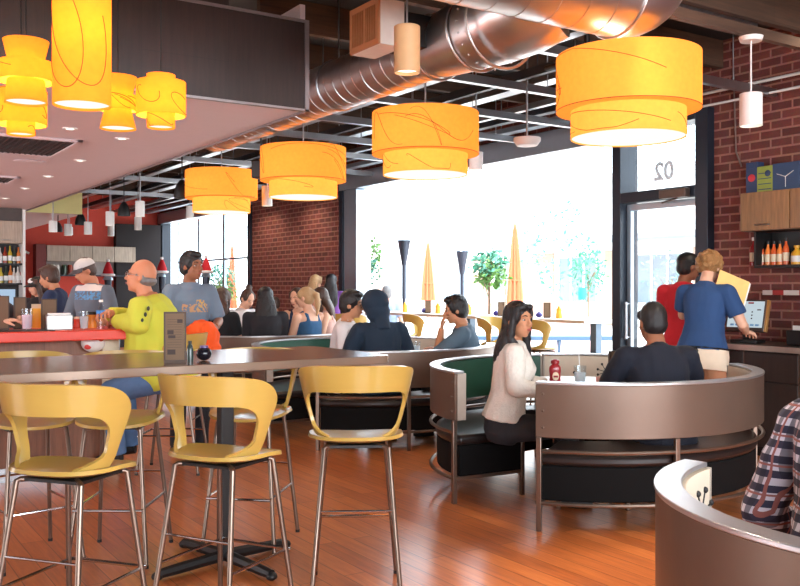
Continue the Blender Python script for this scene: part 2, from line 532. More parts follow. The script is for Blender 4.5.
# return-air grilles and recessed lights of the dropped ceiling
def grille(cx, cy, sx, sy, label):
    t = thing('ceiling_grille', label, 'vent', (cx, cy, SZ))
    f = MB()
    for (x0, x1, y0, y1) in ((-sx / 2, sx / 2, -sy / 2, -sy / 2 + .05), (-sx / 2, sx / 2, sy / 2 - .05, sy / 2), (-sx / 2, -sx / 2 + .05, -sy / 2, sy / 2), (sx / 2 - .05, sx / 2, -sy / 2, sy / 2)):
        f.span(x0, x1, y0, y1, -0.022, 0.0)
    f.build('frame', M['soffit'], t, bevel=0.004)
    k = MB(); k.span(-sx / 2 + .04, sx / 2 - .04, -sy / 2 + .04, sy / 2 - .04, -0.004, 0.0)
    k.mi = 1
    nx = int((sx - .1) / 0.05)
    for i in range(nx): k.span(-sx / 2 + .06 + i * .05, -sx / 2 + .075 + i * .05, -sy / 2 + .05, sy / 2 - .05, -0.018, -0.004)
    for i in range(int((sy - .1) / 0.05)): k.span(-sx / 2 + .05, sx / 2 - .05, -sy / 2 + .06 + i * .05, -sy / 2 + .075 + i * .05, -0.016, -0.004)
    k.build('grid', [M['black'], mat('grille_metal', (70, 60, 60), 0.5, 0.4)], t)
grille(1.45, 8.65, 1.1, 1.1, 'large dark square air grille in the pale ceiling over the bar')
grille(1.6, 11.5, 0.9, 0.7, 'smaller air grille farther back in the pale ceiling over the bar')
lamp_face = glow_mat('downlight_lens', (255, 246, 230), 3.0)
spots = [(70, 128), (122, 138), (80, 160), (48, 176), (25, 188), (5, 198)]
for i, (px, py) in enumerate(spots):
    d = (SZ - EYE) * FPX / (288.0 - py)
    x, y = ray(px, d)
    t = thing('recessed_light', ['round recessed ceiling light nearest the stacked lamps', 'round recessed ceiling light nearest the dropped ceiling edge', 'round recessed ceiling light just past the large grille',
              'round recessed ceiling light between the two grilles', 'recessed ceiling light farther back beside the smaller grille', 'farthest recessed ceiling light at the left of the photo'][i], 'ceiling light', (x, y, SZ), group='recessed lights over the bar')
    f = MB(); f.lathe([(0.036, -0.001), (0.036, -0.01), (0.058, -0.01), (0.06, -0.001)], 24); f.build('trim_ring', M['white'], t)
    f = MB(); f.lathe([(0.0, -0.0015), (0.036, -0.0015), (0.036, -0.004), (0.0, -0.004)], 20); f.build('lens', lamp_face, t)
    o = lamp('downlight', 'SPOT', (0, 0, -0.02), 22, (1.0, 0.84, 0.64), radius=0.05, size=100); o.parent = t
sx_, sy_ = ray(30, 1.293 * 900 / 127)
f = MB(); f.lathe([(0.0, -0.002), (0.15, -0.002), (0.165, -0.014), (0.13, -0.02), (0.0, -0.024)], 28)
tag(f.build('ceiling_speaker', M['soffit'], None, (sx_, sy_, SZ)), 'flat round speaker set into the pale ceiling beside the large grille', 'speaker')

# ------------------------------------------------------------------ roof structure: joists, channels, trays
tn = [2]
def roof_part(f, m):
    o = struct('trim_%d' % tn[0], f, m); tn[0] += 1
    return o
jl = [2.3, 3.3, 4.45, 5.6, 6.75, 7.9, 9.05, 10.2, 11.4, 12.6, 13.8, 15.0, 16.2, 17.4, 18.6, 19.8, 21.0]
for y in jl:
    f = MB(); f.span(SX + 0.05 if y > SY else -6, WX - 0.005, y - 0.03, y + 0.03, 3.58, 3.845)
    roof_part(f, M['joist'])
for y in (5.02, 6.1, 7.2, 8.3, 9.4, 10.5, 12.0, 14.6, 17.0):
    f = MB(); x0 = 3.95
    f.span(x0, WX - 0.005, y - 0.03, y + 0.03, 3.2, 3.215); f.span(x0, WX - 0.005, y - 0.03, y - 0.022, 3.215, 3.27); f.span(x0, WX - 0.005, y + 0.022, y + 0.03, 3.215, 3.27)
    for xx in (4.4, 5.6, 6.8): f.tube((xx, y, 3.21), (xx, y, 3.848), 0.006, n=6)
    roof_part(f, M['steel'])
for (x, z, w, h, mt) in ((4.05, 3.30, 0.06, 0.05, 'steel'), (4.75, 3.33, 0.12, 0.05, 'steel'), (5.3, 3.30, 0.05, 0.08, 'iron'), (5.75, 3.36, 0.16, 0.06, 'steel'), (6.25, 3.30, 0.06, 0.06, 'steel'), (6.65, 3.33, 0.1, 0.09, 'iron'), (7.05, 3.31, 0.14, 0.06, 'alu')):
    f = MB(); y0 = 4.6 if x < 5 else 5.6
    f.span(x - w / 2, x + w / 2, y0, YE - 0.01, z, z + h)
    yy = y0 + 0.3
    while yy < YE:
        f.tube((x, yy, z + h), (x, yy, 3.848), 0.006, n=6); yy += 2.6
    roof_part(f, M[mt])
# ================================================================== DUCTS, PIPES, LAMPS
def spiral_duct(p0, p1, r, pitch=0.14):
    """plain pipe with a raised spiral seam"""
    f = MB(); p0 = Vector(p0); p1 = Vector(p1)
    f.tube(p0, p1, r, n=40)
    t = (p1 - p0); L = t.length; t.normalize()
    u = t.cross(Vector((0, 0, 1))).normalized(); w = t.cross(u)
    pts = []; n = int(L / pitch * 28)
    for i in range(n + 1):
        s_ = L * i / n; a = 2 * PI * s_ / pitch
        pts.append(p0 + t * s_ + (u * math.cos(a) + w * math.sin(a)) * (r + 0.0005))
    f.path(pts, 0.0035, n=5)
    return f
t = thing('spiral_duct', 'long silver spiral air duct running along the edge of the dropped ceiling', 'duct', (3.6, 10, 3.1))
spiral_duct((0, -0.9, 0), (0, -5.0, 0), 0.2).build('duct_pipe', M['duct'], t, smooth=50)
f = MB(); f.path([(0, -5.0, 0), (0, -5.35, 0), (0.02, -5.6, 0.02), (0.08, -5.8, 0.06), (0.16, -5.93, 0.12)], [0.21, 0.235, 0.262, 0.275, 0.27], n=40)
for yy, rr in ((-4.98, 0.222), (-5.42, 0.25), (-5.66, 0.282)):
    f.path([(rr * math.cos(2 * PI * k / 40), yy, rr * math.sin(2 * PI * k / 40)) for k in range(40)], 0.011, n=6, closed=True)
for k in range(22):
    a = 2 * PI * k / 22
    f.ball((0.265 * math.cos(a), -5.55, 0.265 * math.sin(a)), 0.008, n=6)
f.build('elbow_collar', M['duct'], t, smooth=60)
g = MB()
g.span(-0.6, -0.42, -5.2, -4.84, -0.11, 0.18)
g.mi = 0
reg = g.build('register_box', mat('register_white', (226, 220, 212), 0.5), t)
g = MB(); g.span(-0.42, -0.15, -5.15, -4.89, -0.07, 0.14); g.build('register_neck', M['black'], t)
tan = mat('register_tan', (178, 122, 80), 0.5)
g = MB()
for (y0, y1, z0, z1) in ((-5.2, -5.17, -.11, .18), (-4.87, -4.84, -.11, .18), (-5.17, -4.87, -.11, -.075), (-5.17, -4.87, .145, .18), (-5.04, -5.02, -.075, .145)):
    g.span(-0.615, -0.6, y0, y1, z0, z1)
for k in range(14): g.span(-0.612, -0.6, -5.165 + k * 0.0215, -5.157 + k * 0.0215, -0.08, 0.15)
g.build('grille', tan, reg)
g = MB(); g.span(-0.602, -0.6005, -5.17, -4.87, -0.075, 0.145)
g.build('grille_back', mat('grille_dark', (70, 46, 38), 0.6), reg)
for yy in (-3.6, -2.4, -1.2):
    g = MB(); g.path([(0.205 * math.cos(2 * PI * k / 32), yy, 0.205 * math.sin(2 * PI * k / 32)) for k in range(32)], 0.008, n=6, closed=True)
    g.tube((0, yy, 0.2), (0, yy, 0.75), 0.006, n=6)
    g.build('hanger', M['steel'], t)

t = thing('spiral_duct', 'fat silver spiral air duct crossing the top of the photo above the big lamps', 'duct', (3.0, 3.78, 3.2))
spiral_duct((-3.2, 0, 0), (1.02, 0, 0), 0.25, 0.2).build('duct_pipe', M['duct'], t, smooth=50)
f = MB()
pts = [(1.02 + 0.32 * math.sin(a), 0, 0.32 - 0.32 * math.cos(a)) for a in [R(k * 10) for k in range(10)]]
f.path(pts + [(1.34, 0, 0.642)], 0.252, n=40)
f.path([(1.02, 0.256 * math.cos(2 * PI * k / 40), 0.256 * math.sin(2 * PI * k / 40)) for k in range(40)], 0.01, n=6, closed=True)
f.build('elbow', M['duct'], t, smooth=60)

# sprinkler pipes, conduits
def pipe(label, pts, r, mt, name='sprinkler_pipe', cat='pipe'):
    f = MB(); f.path(pts, r, n=10)
    for p in pts[1:-1]: f.ball(p, r * 1.35, n=10)
    return tag(f.build(name, mt), label, cat)
pipe('black sprinkler pipe with a drop elbow hanging beside the nearest drum lamp', [(4.6, 4.9, 3.7), (4.9, 4.9, 3.7), (4.9, 4.9, 3.2), (4.9, 5.35, 3.2)], 0.025, M['black'])
pipe('long dark pipe running under the joists between the duct and the channels', [(3.92, 5.6, 3.42), (3.92, 14, 3.42), (3.92, 22, 3.42)], 0.035, M['iron'])
pipe('thin white conduit along the brick wall above the entrance door', [(WX - 0.12, 2.5, 3.34), (WX - 0.12, 5.2, 3.34), (WX - 0.12, 7.4, 3.34)], 0.014, M['white'], 'conduit')
pipe('second thin white conduit just below the first along the brick wall', [(WX - 0.12, 2.5, 3.22), (WX - 0.12, 5.0, 3.22), (WX - 0.12, 7.4, 3.22)], 0.012, M['white'], 'conduit')
pipe('thin cable running down the brick wall beside the entrance door frame', [(WX - 0.015, 5.45, 3.55), (WX - 0.015, 5.42, 2.75), (WX - 0.015, 5.36, 2.6)], 0.008, mat('cable_brown', (116, 92, 84), 0.6), 'wall_cable', 'cable')

# ------------------------------------------------------------------ big two-tier drum lamps
amber = shade_mat('amber_fabric', (250, 180, 82), 0.34)
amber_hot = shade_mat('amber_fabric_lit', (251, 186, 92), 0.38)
opal = glow_mat('opal_diffuser', (255, 246, 228), 1.1)
ink = mat('ink_line', (96, 66, 26), 0.8)
def scribble(f, r, z0, z1, rng, count=5):
    """thin wandering pen lines round a drum of radius r"""
    for _ in range(count):
        a0 = rng.uniform(0, 2 * PI); w = rng.uniform(0.6, 1.6); zc = rng.uniform(0.25, 0.75); hh = rng.uniform(0.5, 0.95)
        ph = rng.uniform(0, 6.28); k = rng.choice((0.5, 1, 1.3)); pts = []
        for i in range(40):
            s_ = i / 39.0
            a = a0 + w * (math.sin(s_ * PI * k + ph) + 0.5 * s_)
            z = z0 + (z1 - z0) * min(0.97, max(0.03, zc + hh * 0.5 * math.cos(s_ * PI * 1.7 + ph)))
            pts.append((r * math.cos(a), r * math.sin(a), z))
        f.path(pts, 0.0018, n=4)
def drum(f, r, z0, z1, n=48, th=0.004):
    f.lathe([(r, z0), (r, z1), (r - th, z1), (r - th, z0), (r, z0)], n)
def drum_lamp(x, y, label, seed, top):
    t = thing('drum_lamp', label, 'lamp', (x, y, 2.38), group='two-tier amber drum lamps over the booths')
    rng = random.Random(seed)
    f = MB(); f.lathe([(0.44, 0.17), (0.44, 0.51), (0.436, 0.51), (0.436, 0.174), (0.352, 0.174), (0.352, 0.17), (0.44, 0.17)], 56)
    f.mi = 1; scribble(f, 0.4415, 0.17, 0.51, rng, 5)
    f.path([(0.441 * math.cos(2 * PI * k / 56), 0.441 * math.sin(2 * PI * k / 56), 0.172) for k in range(56)], 0.0022, n=4, closed=True)
    f.build('upper_shade', [amber, ink], t)
    f = MB(); drum(f, 0.35, 0.0, 0.2)
    f.mi = 1; scribble(f, 0.3515, 0.01, 0.17, rng, 4)
    f.build('lower_shade', [amber_hot, ink], t)
    f = MB(); f.lathe([(0.0, 0.008), (0.344, 0.008), (0.344, 0.014), (0.0, 0.014)], 48)
    f.build('diffuser', opal, t)
    f = MB(); f.tube((0, 0, 0.40), (0, 0, top - 2.38), 0.008, n=8)
    for k in range(3): f.tube((0, 0, 0.5), (0.43 * math.cos(k * 2.094), 0.43 * math.sin(k * 2.094), 0.5), 0.004, n=6)
    f.lathe([(0.03, 0.52), (0.03, 0.56), (0.0, 0.57)], 12)
    f.build('stem', M['steel'], t)
    o = lamp('bulb', 'POINT', (0, 0, 0.30), 7, (1.0, 0.74, 0.40), radius=0.10); o.parent = t
    o = lamp('down_bulb', 'SPOT', (0, 0, -0.01), 26, (1.0, 0.80, 0.55), radius=0.25, size=150); o.parent = t
for i in range(4):
    drum_lamp(4.25, 3.9 + 2.2 * i, ['largest and nearest amber drum lamp, beside the entrance door', 'second amber drum lamp from the right, hanging over the tall window',
              'third amber drum lamp from the right, in front of the far brick pier', 'farthest and smallest amber drum lamp at the left of the row'][i], 11 + i, 3.045 if i == 0 else 3.202)

# ------------------------------------------------------------------ cluster of shaped amber lamps before the bar
amber2 = shade_mat('amber_cluster_fabric', (255, 176, 62), 0.32)
def cluster_lamp(px, d, zb, label, tiers, seed, watts, zbulb):
    x, y = ray(px, d)
    t = thing('pendant_lamp', label, 'lamp', (x, y, zb), group='shaped amber pendant lamps before the bar')
    rng = random.Random(seed)
    for i, (name, r0, z0, r1, z1) in enumerate(tiers):
        f = MB()
        f.lathe([(r0, z0), (r1, z1), (r1 - 0.004, z1), (r0 - 0.004, z0), (r0, z0)], 40)
        if r0 == r1:
            f.mi = 1; scribble(f, r0 + 0.0012, z0, z1, rng, 3)
        f.build(name, [amber2, ink], t)
        # flat rings close the steps between tiers
    tops = tiers[0]
    f = MB(); f.tube((0, 0, tops[4] - 0.06), (0, 0, ZD - zb), 0.004, n=6)
    for k in range(3): f.tube((0, 0, tops[4] - 0.01), ((tops[3] - 0.003) * math.cos(k * 2.094), (tops[3] - 0.003) * math.sin(k * 2.094), tops[4] - 0.01), 0.003, n=5)
    f.build('cord', M['black'], t)
    lo = min(tiers, key=lambda q: q[2])
    f = MB(); f.lathe([(0, lo[2] + 0.012), (lo[1] - 0.006, lo[2] + 0.012), (lo[1] - 0.006, lo[2] + 0.016), (0, lo[2] + 0.016)], 32)
    f.build('diffuser', opal, t)
    o = lamp('bulb', 'POINT', (0, 0, zbulb), watts, (1.0, 0.76, 0.40), radius=0.05); o.parent = t
# measured in pixels of height at the lamp's depth
def tz(d, *ys): return [hz(y, d) for y in ys]
d = 4.0; zb = hz(106, d)
cluster_lamp(82, d, zb, 'tall plain amber cylinder lamp, the biggest of the cluster', [('shade', 0.125, 0, 0.125, 0.62)], 3, 20, 0.33)
d = 4.6; zb = hz(103, d); k = d / FPX
cluster_lamp(26, d, zb, 'amber lamp of stacked flared tiers with a wide middle band', [('upper_shade', 0.083, 38 * k, 0.112, 62 * k), ('band', 0.14, 21 * k, 0.14, 40 * k), ('lower_shade', 0.105, 0, 0.09, 23 * k)], 4, 13, 30 * k)
d = 5.1; zb = hz(135, d); k = d / FPX
cluster_lamp(21, d, zb, 'amber lamp with a wide drum above a small drum at the left edge', [('upper_shade', 0.14, 10 * k, 0.14, 44 * k), ('lower_shade', 0.076, 0, 0.076, 14 * k)], 5, 13, 22 * k)
d = 5.3; zb = hz(129, d); k = d / FPX
cluster_lamp(118, d, zb, 'amber hourglass lamp with a narrow waist', [('upper_shade', 0.083, 34 * k, 0.108, 52 * k), ('band', 0.103, 18 * k, 0.103, 34 * k), ('lower_shade', 0.104, 0, 0.075, 20 * k)], 6, 13, 26 * k)
d = 5.0; zb = hz(128, d); k = d / FPX
cluster_lamp(161, d, zb, 'amber lamp of three stepped drums with the widest in the middle', [('upper_shade', 0.078, 42 * k, 0.078, 53 * k), ('band', 0.135, 12 * k, 0.135, 46 * k), ('lower_shade', 0.076, 0, 0.076, 16 * k)], 7, 13, 26 * k)

# ------------------------------------------------------------------ small cylinder pendants and black bell lamps
warm_lens = glow_mat('pendant_lens', (255, 240, 214), 2.2)
def hang_z(x, y):
    return SZ if (SY < y < 16.3 and x < SX) or (y >= 16.3 and x < 4.0) else ZD
def clear_of_duct(px, d):
    while True:
        x, y = ray(px, d)
        if not (3.3 < x < 3.9 and y < 16.2): return d
        d *= 1.03
def can_pendant(px, d, zb, h, r, label, mt=None, ztop=3.8, plate=False):
    d = clear_of_duct(px, d); x, y = ray(px, d)
    if ztop != 3.15 and not plate: ztop = hang_z(x, y)
    t = thing('cylinder_pendant', label, 'lamp', (x, y, zb), group='small cylinder pendants')
    f = MB(); f.lathe([(r, 0), (r, h - 0.004), (r - 0.006, h), (0, h), (0, h - 0.006), (r - 0.006, h - 0.008), (r - 0.006, 0), (r, 0)], 28)
    f.build('lamp_body', mt or M['white'], t)
    f = MB(); f.lathe([(0, 0.02), (r - 0.006, 0.02), (r - 0.006, 0.026), (0, 0.026)], 24); f.build('lens', warm_lens, t)
    f = MB(); f.tube((0, 0, h), (0, 0, ztop - zb), 0.006 if d < 8 else 0.009, n=6)
    f.build('stem', M['white'] if plate else M['steel'], t)
    if plate:
        f = MB(); f.lathe([(0, ztop - zb - 0.03), (0.07, ztop - zb - 0.03), (0.08, ztop - zb), (0, ztop - zb)], 24); f.build('ceiling_plate', M['white'], t)
    return t
tanm = mat('pendant_tan', (200, 158, 112), 0.5)
t = can_pendant(407, 5.2, hz(73, 5.2), 0.27, 0.076, 'tan cylinder pendant hanging in front of the duct, left of the fat duct', tanm)
t = can_pendant(751, 6.1, hz(126, 6.1), 0.222, 0.074, 'white cylinder pendant on a stem in front of the brick wall', M['white'], hz(37, 6.1), True)
f = MB(); x_, y_ = ray(751, 6.1); f.span(x_ - 1.1, WX - 0.005, y_ - 0.025, y_ + 0.025, hz(37, 6.1), hz(37, 6.1) + 0.07)
for xx in (x_ - 0.9, x_ + 0.9): f.tube((xx, y_, hz(37, 6.1) + 0.06), (xx, y_, ZD), 0.008, n=6)
roof_part(f, M['joist'])
for (px, d, y0, y1, label) in ((140, 11.7, 193, 210, 'white cylinder pendant left of the farthest drum lamp, highest of the small far ones'), (110, 12.5, 202, 218, 'white cylinder pendant just right of the pale yellow panel'),
        (88, 13.0, 209, 224, 'white cylinder pendant at the right end of the pale yellow panel'), (68, 14.0, 216, 229, 'white cylinder pendant under the middle of the pale yellow panel'), (53, 14.6, 221, 232, 'leftmost white cylinder pendant over the red wall'),
        (138, 16.5, 217, 230, 'small white cylinder pendant below the highest far one'), (111, 18.5, 225, 236, 'smallest white cylinder pendant over the red wall'), (69.5, 18.5, 227, 235, 'tiny white pendant directly behind the one under the pale yellow panel'),
        (190, 15.2, 206, 218, 'white cylinder pendant at the left of the far window'), (267, 11.3, 186, 206, 'white cylinder pendant between the two left drum lamps'), (476, 8.6, 152, 170, 'white cylinder pendant behind the second drum lamp')):
    can_pendant(px, d, hz(y1, d), (y1 - y0) * d / FPX, 0.066, label, ztop=3.4 if px > 85 else SZ)
def bell(px, d, y0, y1, label, ztop=3.4):
    d = clear_of_duct(px, d); x, y = ray(px, d); ztop = hang_z(x, y); h = (y1 - y0) * d / FPX; r = h * 0.44
    t = thing('bell_lamp', label, 'lamp', (x, y, hz(y1, d)), group='black bell lamps')
    f = MB(); f.lathe([(r, 0), (r * 1.02, h * 0.2), (r * 0.9, h * 0.5), (r * 0.6, h * 0.8), (r * 0.25, h), (0, h), (0, h * .95), (r * 0.5, h * 0.78), (r * 0.85, h * 0.45), (r * .95, 0), (r, 0)], 24)
    f.build('lamp_shade', M['black'], t)
    f = MB(); f.tube((0, 0, h * 0.95), (0, 0, ztop - hz(y1, d)), 0.008, n=6); f.build('stem', M['black'], t)
bell(182, 11.2, 180, 198, 'black bell lamp just left of the farthest drum lamp')
bell(124, 13.2, 202, 216, 'black bell lamp between two white pendants right of the pale yellow panel')
bell(80.5, 14.5, 213, 225, 'black bell lamp at the end of the pale yellow panel')
bell(58, 15.5, 222, 232, 'black bell lamp beside the leftmost white pendant', SZ)
t = thing('strip_light', 'long white strip light fixed under the roof beam right of the fat duct', 'ceiling light', (5.75, 4.5, 3.5))
f = MB(); f.span(-.62, .62, -.03, .03, 0.02, .075); f.build('housing', M['steel'], t, bevel=0.004)
f = MB(); f.tube((-.6, 0, 0.0), (.6, 0, 0.0), .016); f.build('tube', glow_mat('strip_tube', (232, 244, 240), 0.9), t)
for xx in (-.5, .5):
    f = MB(); f.tube((xx, 0, .075), (xx, 0, .348), .006, n=6); f.build('hanger', M['steel'], t)
# loudspeaker and projector under the channels
x, y = ray(261, 9.6)
t = thing('loudspeaker', 'small black loudspeaker hanging behind the third drum lamp', 'speaker', (x, y, hz(178, 9.6)))
f = MB(); f.box((0, 0, 0.09), (0.14, 0.16, 0.19), rz=0.6); f.build('cabinet', M['black'], t, bevel=0.012)
f = MB(); f.tube((0, 0, 0.18), (0, 0, ZD - hz(178, 9.6)), 0.01); f.build('bracket', M['iron'], t)
x, y = ray(527, 8.0); zz = hz(147, 8.0)
t = thing('dome_fixture', 'round white fixture under the channels beside the nearest drum lamp', 'light', (x, y, zz))
f = MB(); f.lathe([(0, 0), (0.09, 0.01), (0.12, 0.05), (0.12, 0.08), (0.0, 0.09)], 28); f.build('dome', M['white'], t)
f = MB(); f.tube((0, 0, 0.085), (0, 0, ZD - zz), 0.01); f.build('stem', M['steel'], t)
# ================================================================== STOOLS
yellow = mat('yellow_plywood', (186, 152, 76), 0.28, var=0.08, scale=3, coat=0.35, stretch=(1, 1, 6))
bronze = mat('bronze_tube', (128, 110, 98), 0.28, 0.8, var=0.08)
chrome = mat('chrome_tube', (205, 205, 208), 0.12, 1.0, var=0.05)
def smoothstep(a, b, x):
    t = min(1, max(0, (x - a) / (b - a))); return t * t * (3 - 2 * t)
def thicken(verts, faces, th):
    """closed shell from an open sheet"""
    me = bpy.data.meshes.new('tmp'); me.from_pydata(verts, [], faces)
    bm = bmesh.new(); bm.from_mesh(me)
    bmesh.ops.remove_doubles(bm, verts=bm.verts, dist=0.0004)
    bmesh.ops.recalc_face_normals(bm, faces=bm.faces)
    bmesh.ops.solidify(bm, geom=bm.faces[:], thickness=th)
    bm.to_mesh(me); bm.free()
    v = [x.co.copy() for x in me.vertices]; f = [list(p.vertices) for p in me.polygons]
    bpy.data.meshes.remove(me)
    return v, f
SEATZ = 0.755
def back_sheet():
    """molded back: broad curved band on two side struts that flow into the seat. front is +Y"""
    H = 0.335
    def pos(phi, t):
        t = max(t, 0)
        a = 0.195 + 0.083 * t ** 0.8; bb = 0.195 + 0.055 * t
        p = R(phi)
        return Vector((a * math.sin(p), -bb * math.cos(p) - 0.01, SEATZ + 0.004 + H * t * (1 - 0.13 * min(1.0, abs(phi) / 95) ** 3)))
    T0 = 0.64
    def phin(t):
        if t >= T0: return 52.0
        return 52.0 + 24.0 * (1 - (1 - min(1, (T0 - t) / 0.22)) ** 2) ** 0.5 * 1.0 - 34.0 * (1 - min(1, t / 0.2)) ** 2
    def phout(t):
        return 102 - 9 * smoothstep(0.9, 0.2, t) - 36 * (1 - math.sqrt(max(0.0, 1 - (max(0, (t - 0.68) / 0.32)) ** 2))) - 6 * (1 - min(1, t / 0.25)) ** 2
    rows = [0, .02, .05, .09, .14, .2, .28, .36, .42, .47, .52, .56, .6, .62, T0, .70, .76, .82, .87, .91, .94, .965, .98, .99, 0.997, 1.0]
    V = []; F = []
    for sgn in (-1, 1):
        base = len(V)
        for t in rows:
            for k in range(9):
                V.append(pos(sgn * (phin(t) + (phout(t) - phin(t)) * k / 8), t))
        for i in range(len(rows) - 1):
            for k in range(8):
                a = base + i * 9 + k
                F.append((a, a + 1, a + 10, a + 9))
    base = len(V); top = [t for t in rows if t >= T0]
    for t in top:
        for k in range(25): V.append(pos(-phin(t) + 2 * phin(t) * k / 24, t))
    for i in range(len(top) - 1):
        for k in range(24):
            a = base + i * 25 + k
            F.append((a, a + 1, a + 26, a + 25))
    # drop the top edge towards the ends of the band a little
    return thicken(V, F, 0.016)
def seat_sheet():
    V = [Vector((0, 0.02, SEATZ - 0.022))]; F = []; n = 40; rr = [0.25, 0.5, 0.72, 0.88, 0.96, 1.0]
    for ri, r in enumerate(rr):
        for k in range(n):
            a = 2 * PI * k / n; c, s_ = math.cos(a), math.sin(a)
            e = 2.6
            q = (abs(c) ** e + abs(s_) ** e) ** (-1 / e)
            x = 0.222 * q * c * r; y = 0.02 + 0.215 * q * s_ * r
            z = SEATZ - 0.022 + 0.030 * r ** 3 * (1 - 0.6 * max(0, s_))
            if s_ > 0.3: z -= 0.02 * (r ** 4) * (s_ - 0.3)
            V.append(Vector((x, y, z)))
    for k in range(n): F.append((0, 1 + k, 1 + (k + 1) % n))
    for ri in range(len(rr) - 1):
        for k in range(n):
            a = 1 + ri * n + k; b_ = 1 + ri * n + (k + 1) % n
            F.append((a, b_, b_ + n, a + n))
    return thicken(V, F, 0.016)
def make_stool(label, group):
    t = thing('bar_stool', label, 'bar stool', (0, 0, 0), 0, group)
    f = MB(); f.add(*seat_sheet()); f.build('seat', yellow, t, smooth=50)
    f = MB(); f.add(*back_sheet()); f.build('backrest', yellow, t, smooth=50)
    f = MB(); f.span(-0.14, 0.14, -0.12, 0.15, SEATZ - 0.052, SEATZ - 0.040); f.build('mounting_plate', M['black'], t)
    tops = [(-0.15, -0.13), (0.15, -0.13), (-0.145, 0.16), (0.145, 0.16)]
    feet = [(-0.205, -0.235), (0.205, -0.235), (-0.205, 0.245), (0.205, 0.245)]
    for (a, b_), (c, e) in zip(tops, feet):
        f = MB(); f.path([(a * 0.6, b_ * 0.6, SEATZ - 0.046), (a * 0.93, b_ * 0.93, SEATZ - 0.046), (a, b_, SEATZ - 0.05), (c, e, 0.012)], 0.0115, n=10)
        l = f.build('leg', bronze, t)
        g = MB(); g.lathe([(0.0, 0.0), (0.013, 0.0), (0.013, 0.016), (0.0, 0.02)], 10, c=(c, e, 0.0)); g.build('glide', M['black'], l)
    def at(z, i):
        s_ = (SEATZ - 0.05 - z) / (SEATZ - 0.062)
        return Vector((tops[i][0] + (feet[i][0] - tops[i][0]) * s_, tops[i][1] + (feet[i][1] - tops[i][1]) * s_, z))
    f = MB(); z = 0.30
    fl, fr = at(z, 2), at(z, 3)
    f.path([at(z + 0.0, 0), at(z, 2)], 0.007, n=8); f.path([at(z, 1), at(z, 3)], 0.007, n=8)
    f.path([fl, fl + Vector((0.0, 0.03, -0.005)), fr + Vector((0.0, 0.03, -0.005)), fr], 0.008, n=8)
    f.path([at(z + 0.12, 0), at(z + 0.12, 1)], 0.006, n=8)
    f.build('footrest', chrome, t)
    return t
SG = 'yellow stools round the high table'
def to_heading(deg): return R(-deg)
# stool spots: ground point and the compass heading (from +Y towards +X) the sitter would face
st = make_stool('yellow stool in front of the high table, rightmost, its open back square to the viewer', SG)
st.location = (2.21, 3.82, 0); st.rotation_euler.z = to_heading(30)
def spot(px, d): 
    x, y = ray(px, d); return (x, y, 0)
st.location = spot(356, 4.32)
dup(st, spot(223, 3.85), to_heading(60), 'yellow stool in front of the high table, in front of the black table post')
dup(st, spot(71, 3.56), to_heading(52), 'yellow stool in front of the high table, nearest and leftmost')
dup(st, spot(28, 4.85), to_heading(172), 'yellow stool behind the high table at the left edge, facing the viewer')
dup(st, spot(122, 4.9), to_heading(214), 'yellow stool behind the high table, below the person in the yellow shirt')
dup(st, spot(252, 5.15), to_heading(222), 'yellow stool behind the high table, right of the black table post')

# ================================================================== HIGH TABLE
HT = 1.09
steel_top = mat('brushed_steel_top', (148, 126, 110), 0.2, 0.35, var=0.08, scale=6, stretch=(1, 14, 1))
tx0, tx1, ty0, ty1 = -1.2, 2.62, 4.04, 4.98
t = thing('high_table', 'long bar-height table with a brushed metal top on a black post', 'table', (1.9, 4.47, 0))
poly = [(tx0, ty0)]
rr = 0.10
for (cx, cy, a0) in ((tx1 - rr, ty0 + rr, -90), (tx1 - rr, ty1 - rr, 0)):
    for k in range(9): poly.append((cx + rr * math.cos(R(a0 + k * 11.25)), cy + rr * math.sin(R(a0 + k * 11.25))))
poly.append((tx0, ty1))
poly = [(x - 1.9, y - 4.47) for x, y in poly]
f = MB(); f.prism(poly, HT - 0.042, HT); f.build('tabletop', steel_top, t, bevel=0.004)
postx = 1.83 - 1.9
for px_ in (postx, postx - 2.2):
    f = MB(); f.span(px_ - 0.036, px_ + 0.036, -0.036, 0.036, 0.03, HT - 0.06); f.build('post', M['black'], t, bevel=0.008)
    f = MB(); f.span(px_ - 0.25, px_ + 0.25, -0.25, 0.25, HT - 0.06, HT - 0.043); f.build('top_plate', M['black'], t)
    for k in range(4):
        a = R(12 + k * 90); f = MB()
        p1 = Vector((px_ + 0.40 * math.cos(a), 0.40 * math.sin(a), 0.03)); p0 = Vector((px_, 0, 0.045))
        f.path([p0, p0.lerp(p1, 0.8), p1], [0.032, 0.028, 0.024], n=8); f.ball((p1.x, p1.y, 0.022), (0.03, 0.03, 0.022), n=10)
        f.build('base_arm', M['black'], t)

